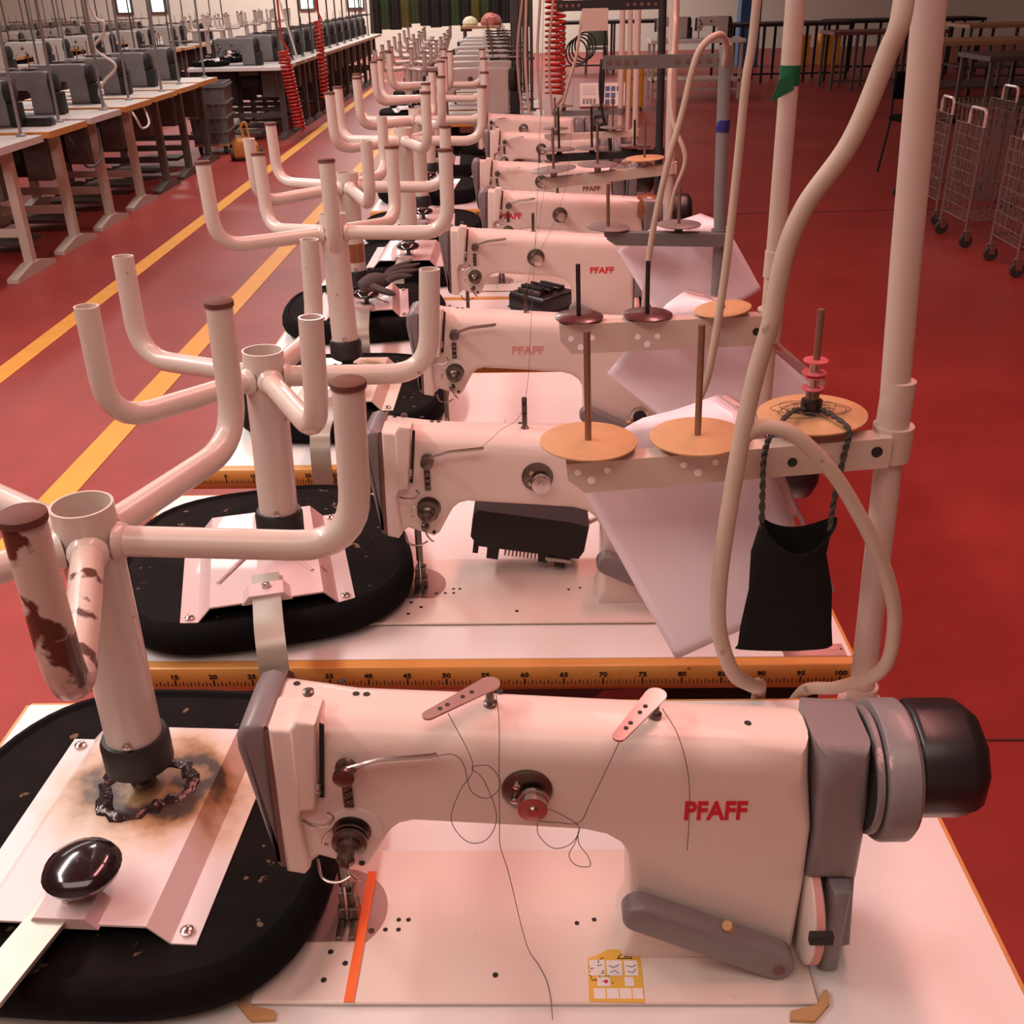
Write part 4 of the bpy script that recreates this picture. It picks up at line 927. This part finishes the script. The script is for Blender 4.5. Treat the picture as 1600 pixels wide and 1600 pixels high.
cable('hanging_cable', 'black cable drooping in front of the near left row legs', [(-2.46, 6.0, .742), (-2.41, 6.02, .62), (-2.42, 6.15, .5), (-2.42, 6.4, .52), (-2.48, 6.6, .742)], .008, 'cable_black', group='cables at the left rows')
# grey ribbed crate on castors
cr = thing('crate_trolley', 'grey ribbed plastic crate on castors at the end of near left row', 'crate', (-2.80, 10.5, 0), rz=.12)
def wall4(mb, w0, d0, z0, w1, d1, z1, th):
    o0 = [(-w0, -d0), (w0, -d0), (w0, d0), (-w0, d0)]; o1 = [(-w1, -d1), (w1, -d1), (w1, d1), (-w1, d1)]
    v = [(*p, z0) for p in o0]+[(*p, z1) for p in o1]+[(p[0]*(1-th/w1), p[1]*(1-th/d1), z1) for p in o1]+[(p[0]*(1-th/w0), p[1]*(1-th/d0), z0+.02) for p in o0]
    f = [(3, 2, 1, 0), (12, 13, 14, 15)]
    for i in range(4): j = (i+1) % 4; f += [(i, j, 4+j, 4+i), (4+i, 4+j, 8+j, 8+i), (8+i, 8+j, 12+j, 12+i)]
    return mb.add(v, f)
wall4(MB(), .175, .25, .11, .205, .28, .70, .02).build('body', 'crate_grey', cr)
for i, z in enumerate((.22, .36, .50, .66)):
    g_ = .18+.028*(z-.1)/.6
    for (x0, x1, y0, y1) in ((-g_-.012, g_+.012, -g_-.087, -g_-.07), (g_-.004, g_+.013, -g_-.08, g_+.08)):
        MB().box(x0, x1, y0, y1, z, z+.018).build('rib', 'crate_grey', cr)
for i in range(5):
    x = -.14+i*.07; MB().box(x-.006, x+.006, -.285, -.262, .12, .68).build('stave', 'crate_grey', cr)
MB().box(-.18, .18, -.255, .255, .085, .11).build('deck', 'wood_pale', cr)
for x in (-.13, .13):
    for y in (-.2, .2):
        c_ = MB().lathe([(.04, -.014), (.043, -.01), (.043, .01), (.04, .014)], (x, y, .043), (1, 0, 0), 16).build('castor_wheel', 'rubber', cr)
        MB().box(x-.022, x-.016, y-.015, y+.015, .04, .086).box(x+.016, x+.022, y-.015, y+.015, .04, .086).build('castor_fork', 'leg_dark', c_)
ot = thing('pump_trolley', 'low orange wheeled jack standing beside the grey crate', 'trolley', (-2.32, 9.9, 0), rz=.3)
MB().puff([(-.13, .04), (.13, .04), (.12, .15), (.05, .2), (-.08, .2), (-.13, .14)], -.15, .15, .02, .02, 2).build('body', 'trolley_orange', ot)
for x in (-.14, .14): MB().lathe([(.06, -.02), (.065, -.015), (.065, .015), (.06, .02)], (x, -.05, .065), (1, 0, 0), 16).build('wheel', 'rubber', ot)
MB().tube(cat_rom([(0, .1, .18), (-.02, .13, .3), (.03, .13, .34), (.05, .1, .2)], 5), .012, 8).build('handle', 'trolley_orange', ot)
# long left row further back
gt2, gm2, gp2 = 'tables of the long far left row', 'machines of the long far left row', 'thread stands of the long far left row'
for k in range(13):
    y = 11.35+k*.66; lb = '%s table of the long far left row' % N8[k]
    if k == 0: t2 = bg_table('sewing_table', 'long white table edge facing the aisle behind the grey crate', -3.25, -2.17, y, .56, 'laminate', 'laminate', 'leg_dark', gt2, side='laminate_grey')
    elif k == 1: t3_ = bg_table('sewing_table', lb, -3.25, -2.17, y, .58, 'laminate_grey', 'laminate_grey', 'leg_dark', gt2, side='wood_pale')
    else: recopy(t3_, lb, (-2.71, y, 0))
    lm = '%s dark grey machine of the long far left row' % N8[k]
    if k == 0: mB = bg_machine('sewing_machine', lm, (-2.98, y+.2, TZ), 'machine_grey', gm2)
    else: recopy(mB, lm, (-2.92, y+.2, TZ))
    lp = '%s dark thread stand of the long far left row' % N8[k]
    if k == 0: pB = bg_pole('thread_stand', lp, -2.30, y+.5, .85, 'leg_dark', gp2)
    else: recopy(pB, lp, (-2.30, y+.5, TZ))
cable('hanging_cable', 'white cable hanging over the long far left row', [(-2.40, 12.4, 4.6), (-2.40, 12.4, 1.8), (-2.35, 12.4, 1.4), (-2.28, 12.4, 1.1), (-2.22, 12.4, .82)], .012, 'cable_white', group='cables at the left rows')
# upside-down chairs, white tables and pale machines further left
gt3, gm3 = 'tables of the outer left rows', 'pale machines of the outer left rows'
i_ = 0
for r_, (x, ys) in enumerate(((-4.75, [7.6+.78*q for q in range(15)]), (-6.6, [9.0+.85*q for q in range(14)]), (-8.6, [11.5+.95*q for q in range(12)]))):
    rn = ['inner', 'middle', 'outermost'][r_]
    for j, y in enumerate(ys):
        lb = '%s table in the %s of the rows beyond the near left row' % (N8[j], rn)
        if i_ == 0: t5 = bg_table('sewing_table', lb, x-1.08, x, y, .58, 'laminate_grey', 'wood_edge', 'leg_dark', gt3)
        else: recopy(t5, lb, (x-.54, y, 0))
        lb = '%s pale machine in the %s of the rows beyond the near left row' % (N8[j], rn)
        if i_ == 0: mP = bg_machine('sewing_machine', lb, (x-.80, y+.2, TZ), 'machine_pale', gm3)
        else: recopy(mP, lb, (x-.80+.1*(j % 2), y+.2, TZ))
        lb = '%s thread stand in the %s of the rows beyond the near left row' % (N8[j], rn)
        recopy(pL if j % 2 else pB, lb, (x-.12, y+.5, TZ), group='thread stands of the outer left rows')
        i_ += 1
cf = None
for j, (x, y) in enumerate(((-2.95, 11.68), (-3.02, 12.32), (-3.1, 12.98), (-3.05, 13.63), (-3.1, 14.29), (-3.05, 14.95), (-3.1, 15.6))):
    lb = '%s upside-down chair along the long far left row' % N8[j]; gr = 'upside-down chairs on the long far left row'
    if j == 0:
        cf = make_chair('swivel_chair', lb, (x-.12, y, TZ+.006), .09, .231, .405, .51, .0, (0, -.01), (0, 0), 'plate_pink', detail=False, strap_drop=0); cf['group'] = gr
    else: recopy(cf, lb, (x-.05, y, TZ+.006), .3*j, group=gr)
# second bank of the middle row
gt4, gm4, gc4 = 'tables of the second bank behind the main row', 'boxy machines of the second bank', 'upside-down chairs of the second bank'
for k in range(8):
    y = 5.9+k*.66; lb = '%s table of the bank behind the main row' % N8[k]
    if k == 0: t6 = bg_table('sewing_table', 'table with orange edge standing alone behind the main row', -.38, .70, y, .54, 'laminate', 'wood_edge', 'leg_beige', gt4)
    else: recopy(t6, lb, (.16-.03*k, y, 0))
    lm = '%s boxy pale machine of the bank behind the main row' % N8[k]
    if k == 0: m6 = bg_machine('sewing_machine', 'boxy pale machine with big black handwheel behind the main row', (.02, y+.2, TZ), 'machine_pale', gm4)
    else: recopy(m6, lm, (.02+.03*(k % 2)-.02*k, y+.2, TZ))
    if k < 7:
        c = recopy(cf, '%s upside-down chair of the bank behind the main row' % N8[k], (-.19-.03*k, y+.27, TZ+.006), .2+.07*k, group=gc4)
        c.scale = (1, 1, .78)
    recopy(pB, '%s dark thread stand of the bank behind the main row' % N8[k], (.62-.03*k, y+.48, TZ), group='thread stands of the second bank')
# control panel on a stalk behind the main row
cp = thing('control_panel', 'white control panel with blue keys on a stalk behind the main row', 'control panel', (1.0, 4.55, 0), rz=-.05)
MB().lathe([(.09, 0), (.09, .012), (.02, .03)], (0, 0, 0), (0, 0, 1), 18).build('foot', 'leg_dark', cp)
MB().tube([(0, 0, .02), (0, 0, .98)], .014, 10).build('stalk', 'pole_grey', cp)
RX = Matrix.Translation((-.02, -.02, 1.035)) @ Matrix.Rotation(-.35, 4, 'X')
MB().box(-.115, .115, -.025, .025, -.058, .058, RX).build('case', 'box_cream', cp, bevel=.004)
MB().box(-.10, -.035, -.027, -.024, .0, .042, RX).build('display', 'screen_grey', cp)
for r_, (n_, x0, z) in enumerate(((4, -.015, .028), (3, -.015, -.004), (3, -.015, -.036))):
    for i in range(n_): MB().box(x0+i*.029, x0+i*.029+.022, -.028, -.024, z-.011, z+.011, RX).build('key', 'key_blue', cp)
for i in range(4): MB().box(-.10+i*.018, -.088+i*.018, -.028, -.024, -.045, -.02, RX).build('key', 'pole_grey', cp)
# yellow cabinet
yc = thing('cabinet', 'small yellow steel cabinet standing behind the control panel', 'cabinet', (1.96, 13.7, 0))
MB().box(-.16, .16, 0, .35, .03, .60).build('body', 'cabinet_yellow', yc, bevel=.006)
d_ = MB().box(-.15, .15, -.012, 0, .05, .585).build('door', 'cabinet_yellow', yc, bevel=.003)
MB().lathe([(.014, 0), (.014, .01)], (.0, -.012, .40), (0, -1, 0), 12).build('lock', 'chrome', d_)
for x in (-.13, .13): MB().box(x-.02, x+.02, .03, .07, 0, .03).build('leg', 'leg_dark', yc)
# wire trolleys on the right
def make_cart(label, loc, rz):
    t = thing('wire_trolley', label, 'trolley', loc, rz, 'wire trolleys on the right')
    W, D, z0, z1 = .62, .40, .16, .72
    for x in (0, W):
        for y in (0, D):
            MB().tube([(x, y, .1), (x, y, z1)], .009, 8).build('post', 'wire_chrome', t)
            c_ = MB().lathe([(.038, -.012), (.042, -.008), (.042, .008), (.038, .012)], (x+.012, y, .042), (0, 1, 0), 16).build('castor_wheel', 'rubber', t)
            MB().box(x-.006, x+.03, y-.02, y-.015, .04, .10).box(x-.006, x+.03, y+.015, y+.02, .04, .10).box(x-.006, x+.03, y-.02, y+.02, .097, .104).build('castor_fork', 'wire_chrome', c_)
        MB().tube(fillet([(x, .0, z1), (x, .0, z1+.10), (x, D*.55, z1+.10), (x, D*.55, z1)], .04, 5), .010, 8).build('handle', 'tube_cream', t)
    def panel(nm, f, n):
        mb = MB()
        for i in range(n+1): a, b = f(i/n, 0), f(i/n, 1); mb.tube([a, b], .0025, 4)
        for j in range(9): a, b = f(0, j/8), f(1, j/8); mb.tube([a, b], .0036 if j in (0, 8) else .0022, 4)
        tag(mb.build(nm, 'wire_chrome', t), None, None, kind='stuff')
    panel('wire_panel', lambda u, v: (W*u, 0, z0+(z1-z0)*v), 18)
    panel('wire_panel', lambda u, v: (W*u, D, z0+(z1-z0)*v), 18)
    panel('wire_panel', lambda u, v: (0, D*u, z0+(z1-z0)*v), 12)
    panel('wire_panel', lambda u, v: (W, D*u, z0+(z1-z0)*v), 12)
    panel('wire_floor', lambda u, v: (W*u, D*v, z0), 14)
    return t
k1 = make_cart('nearest wire trolley on the right, cut by the picture edge', (3.37, 4.78, 0), -.02)
recopy(k1, 'second wire trolley on the right behind the nearest one', (3.36, 5.53, 0), .03)
recopy(k1, 'third wire trolley on the right with white handles', (3.42, 6.22, 0), -.03)
recopy(k1, 'rearmost wire trolley on the right beside the black chair', (3.50, 6.85, 0), .05)
recopy(k1, 'wire trolley to the right of the second one at picture edge', (4.12, 5.75, 0), .0)
# black chair at the right
bc = thing('black_chair', 'black chair with thin black legs behind the wire trolleys', 'chair', (4.0, 8.3, 0), rz=.3)
MB().puff([(-.22, -.21), (.22, -.21), (.22, .21), (-.22, .21)], .43, .48, .015, .015, 3, 'z').build('seat', 'black_fabric', bc)
MB().puff([(-.21, .60), (.21, .60), (.2, .82), (-.2, .82)], .20, .235, .015, .012, 3).build('backrest', 'black_fabric', bc)
for x, y in ((-.24, -.22), (.24, -.22), (-.24, .24), (.24, .24)):
    MB().tube([(x, y, 0), (x*.85, y*.85, .44)] if y < 0 else [(x, y, 0), (x*.85, y*.85, .44), (x*.85, .225, .70)], .011, 8).build('leg', 'black_matte', bc)
# far tables on the right
def far_table(label, x, y, w_, d, z, top, leg, n=4, group='far tables at the back of the hall', shelf=False):
    t = thing('work_table', label, 'table', (x, y, 0), group=group)
    MB().box(-w_/2, w_/2, 0, d, z-.05, z).build('tabletop', top, t, bevel=.004)
    for i in range(n):
        xx = -w_/2+.05+i*(w_-.1)/(n-1)
        for yy in (.05, d-.05): MB().box(xx-.02, xx+.02, yy-.02, yy+.02, 0, z-.05).build('leg', leg, t)
    MB().box(-w_/2+.04, w_/2-.04, .04, .06, .12, .15).build('rail', leg, t)
    if shelf: MB().box(-w_/2+.04, w_/2-.04, .03, d-.03, .24, .27).build('shelf', leg, t)
    return t
far_table('long black-topped table before the white far wall, left of the black pole', 2.2, 20.2, 2.0, .8, .9, 'black_matte', 'leg_dark', 3)
far_table('long black table with many legs at the far right centre', 4.8, 17.4, 2.2, .9, .9, 'black_matte', 'black_matte', 7)
far_table('long black table at the far right beside the yellow boxes', 7.2, 18.6, 2.6, .9, .88, 'black_matte', 'black_matte', 6)
far_table('brown work table with many legs at the far right', 6.0, 15.8, 1.7, .8, .82, 'dark_print', 'leg_dark', 6)
far_table('large pale wooden table at the right edge', 7.0, 13.1, 2.6, 1.0, .80, 'wood_pale', 'leg_dark', 4, shelf=True)
far_table('second pale wooden table at the far right edge', 8.4, 16.2, 2.2, 1.0, .86, 'wood_pale', 'leg_dark', 4, shelf=True)
far_table('dark work table behind the wire trolleys on the right', 6.6, 10.6, 2.4, .9, .78, 'leg_dark', 'leg_dark', 5, shelf=True)
tm = far_table('white work table carrying two machines behind the grey stand', 3.0, 14.9, 1.35, .7, .80, 'laminate', 'leg_beige', 2, shelf=True)
recopy(mP, 'pale machine on the left of the white work table at back', (2.42, 15.1, .80), group='machines on the far white work table')
recopy(mP, 'pale machine on the right of the white work table at back', (3.0, 15.1, .80), group='machines on the far white work table')
far_table('dark table piled with cloth in front of the clothes rail', -.34, 20.6, .75, .6, .85, 'wood_pale', 'leg_dark', 2)
def pile(label, loc, mat, s, sd):
    rr = random.Random(sd); mb = MB(); n = 20
    mb.lathe([(.5*s, 0), (.55*s, .15*s), (.48*s, .38*s), (.3*s, .5*s), (.1*s, .55*s)], (0, 0, 0), (0, 0, 1), n)
    mb.v = [(x*(1+rr.uniform(-.12, .12)), y*(1+rr.uniform(-.12, .12)), z*(1+rr.uniform(-.15, .15)) if z > 0 else 0) for x, y, z in mb.v]
    return tag(mb.build('cloth_pile', mat, None, loc), label, 'cloth', 'cloth on the far dark table')
pile('folded cream cloth lying on the far dark table', (-.56, 20.88, .85), 'cloth_cream', .27, 1)
pile('crumpled pink cloth on the far dark table', (-.15, 20.92, .85), 'cloth_pink', .36, 2)
# clothes rail with dark garments
rail = thing('clothes_rail', 'long clothes rail in front of the far wall', 'clothes rail', (-1.0, 24.2, 0))
MB().tube([(-2.2, 0, 1.75), (2.2, 0, 1.75)], .02, 8).build('bar', 'leg_dark', rail)
for x in (-2.2, 2.2):
    MB().tube([(x, 0, .02), (x, 0, 1.75)], .02, 8).build('post', 'leg_dark', rail)
    MB().box(x-.03, x+.03, -.25, .25, 0, .03).build('foot', 'leg_dark', rail)
for i in range(16):
    x = -1.85+i*.225; L0 = .62+R.random()*.2; mt = ['cloth_dark', 'cloth_green', 'cloth_dark', 'cloth_olive', 'cloth_green', 'cloth_dark', 'cloth_dark'][i % 7]
    n = 16; v = []
    for z, wx, wy in ((L0, .115, .09), (1.1, .105, .085), (1.5, .10, .10), (1.62, .07, .06), (1.70, .02, .02)):
        for q in range(n):
            a = 2*PI*q/n; v.append((wx*math.cos(a)*(1+.12*math.cos(4*a)), wy*math.sin(a)*(1+.15*math.sin(5*a)), z-1.7))
    f = [(j*n+q, j*n+(q+1) % n, (j+1)*n+(q+1) % n, (j+1)*n+q) for j in range(4) for q in range(n)]+[tuple(range(n))[::-1], tuple(4*n+q for q in range(n))]
    g_ = thing('hanging_garment', '%s garment from the left on the far clothes rail' % (N8+['last'])[min(i, 15)], 'garment', (x-1.0, 24.2, 1.7), group='garments on the far clothes rail')
    MB().add(v, f, True).build('cloth', mt, g_)
    MB().tube([(0, 0, 0), (0, 0, .03), (.02, 0, .05), (0, 0, .072), (-.01, 0, .06)], .004, 5).build('hook', 'chrome', g_)
# green plastic chair and yellow boxes, windows
gc = thing('plastic_chair', 'green plastic chair under the far black-topped table', 'chair', (1.86, 20.0, 0), rz=PI)
MB().puff([(-.2, -.2), (.2, -.2), (.2, .2), (-.2, .2)], .43, .46, .01, .01, 2, 'z').build('seat', 'chair_green', gc)
MB().puff([(-.2, .5), (.2, .5), (.18, .8), (-.18, .8)], .19, .22, .01, .01, 2).build('backrest', 'chair_green', gc)
for x, y in ((-.18, -.18), (.18, -.18), (-.18, .2), (.18, .2)): MB().tube([(x*1.15, y*1.15, 0), (x, y, .44)] + ([(x, .2, .6)] if y > 0 else []), .012, 6).build('leg', 'leg_dark', gc)
for i, (x, mt, lb) in enumerate(((5.9, 'cabinet_yellow', 'yellow box under the far right tables, left of the pair'), (6.5, 'cabinet_yellow', 'yellow box under the far right tables, right of the pair'), (4.9, 'blue_paint', 'tall blue locker against the far wall on the right'))):
    b_ = thing('storage_box', lb, 'box', (x, 21.0, 0)); h = .55 if i < 2 else 1.9
    MB().box(-.2, .2, 0, .4, 0, h).build('body', mt, b_, bevel=.01); MB().box(-.205, .205, -.01, .41, h-.05, h+.005).build('lid', mt, b_, bevel=.004)

pm('daylight_pane', (.7, .85, .78), .2)
nd = MATS['daylight_pane'].node_tree.nodes['Principled BSDF']; nd.inputs['Emission Color'].default_value = (.75, 1, .88, 1); nd.inputs['Emission Strength'].default_value = 2.2
for i, (x, w_) in enumerate(((-9.45, .32), (-8.6, .32), (-4.9, .30), (-3.7, .36))):
    f_ = struct('window_%d' % (i+1), MB().box(-w_/2-.05, w_/2+.05, -.05, 0, -.05, 0).box(-w_/2-.05, w_/2+.05, -.05, 0, 1.4, 1.45).box(-w_/2-.05, -w_/2, -.05, 0, 0, 1.4).box(w_/2, w_/2+.05, -.05, 0, 0, 1.4), 'leg_dark', 'narrow daylit window in the far wall')
    f_.location = (x, 26.999, 1.12)
    MB().box(-w_/2, w_/2, -.02, -.012, 0, 1.4).build('pane', 'daylight_pane', f_)
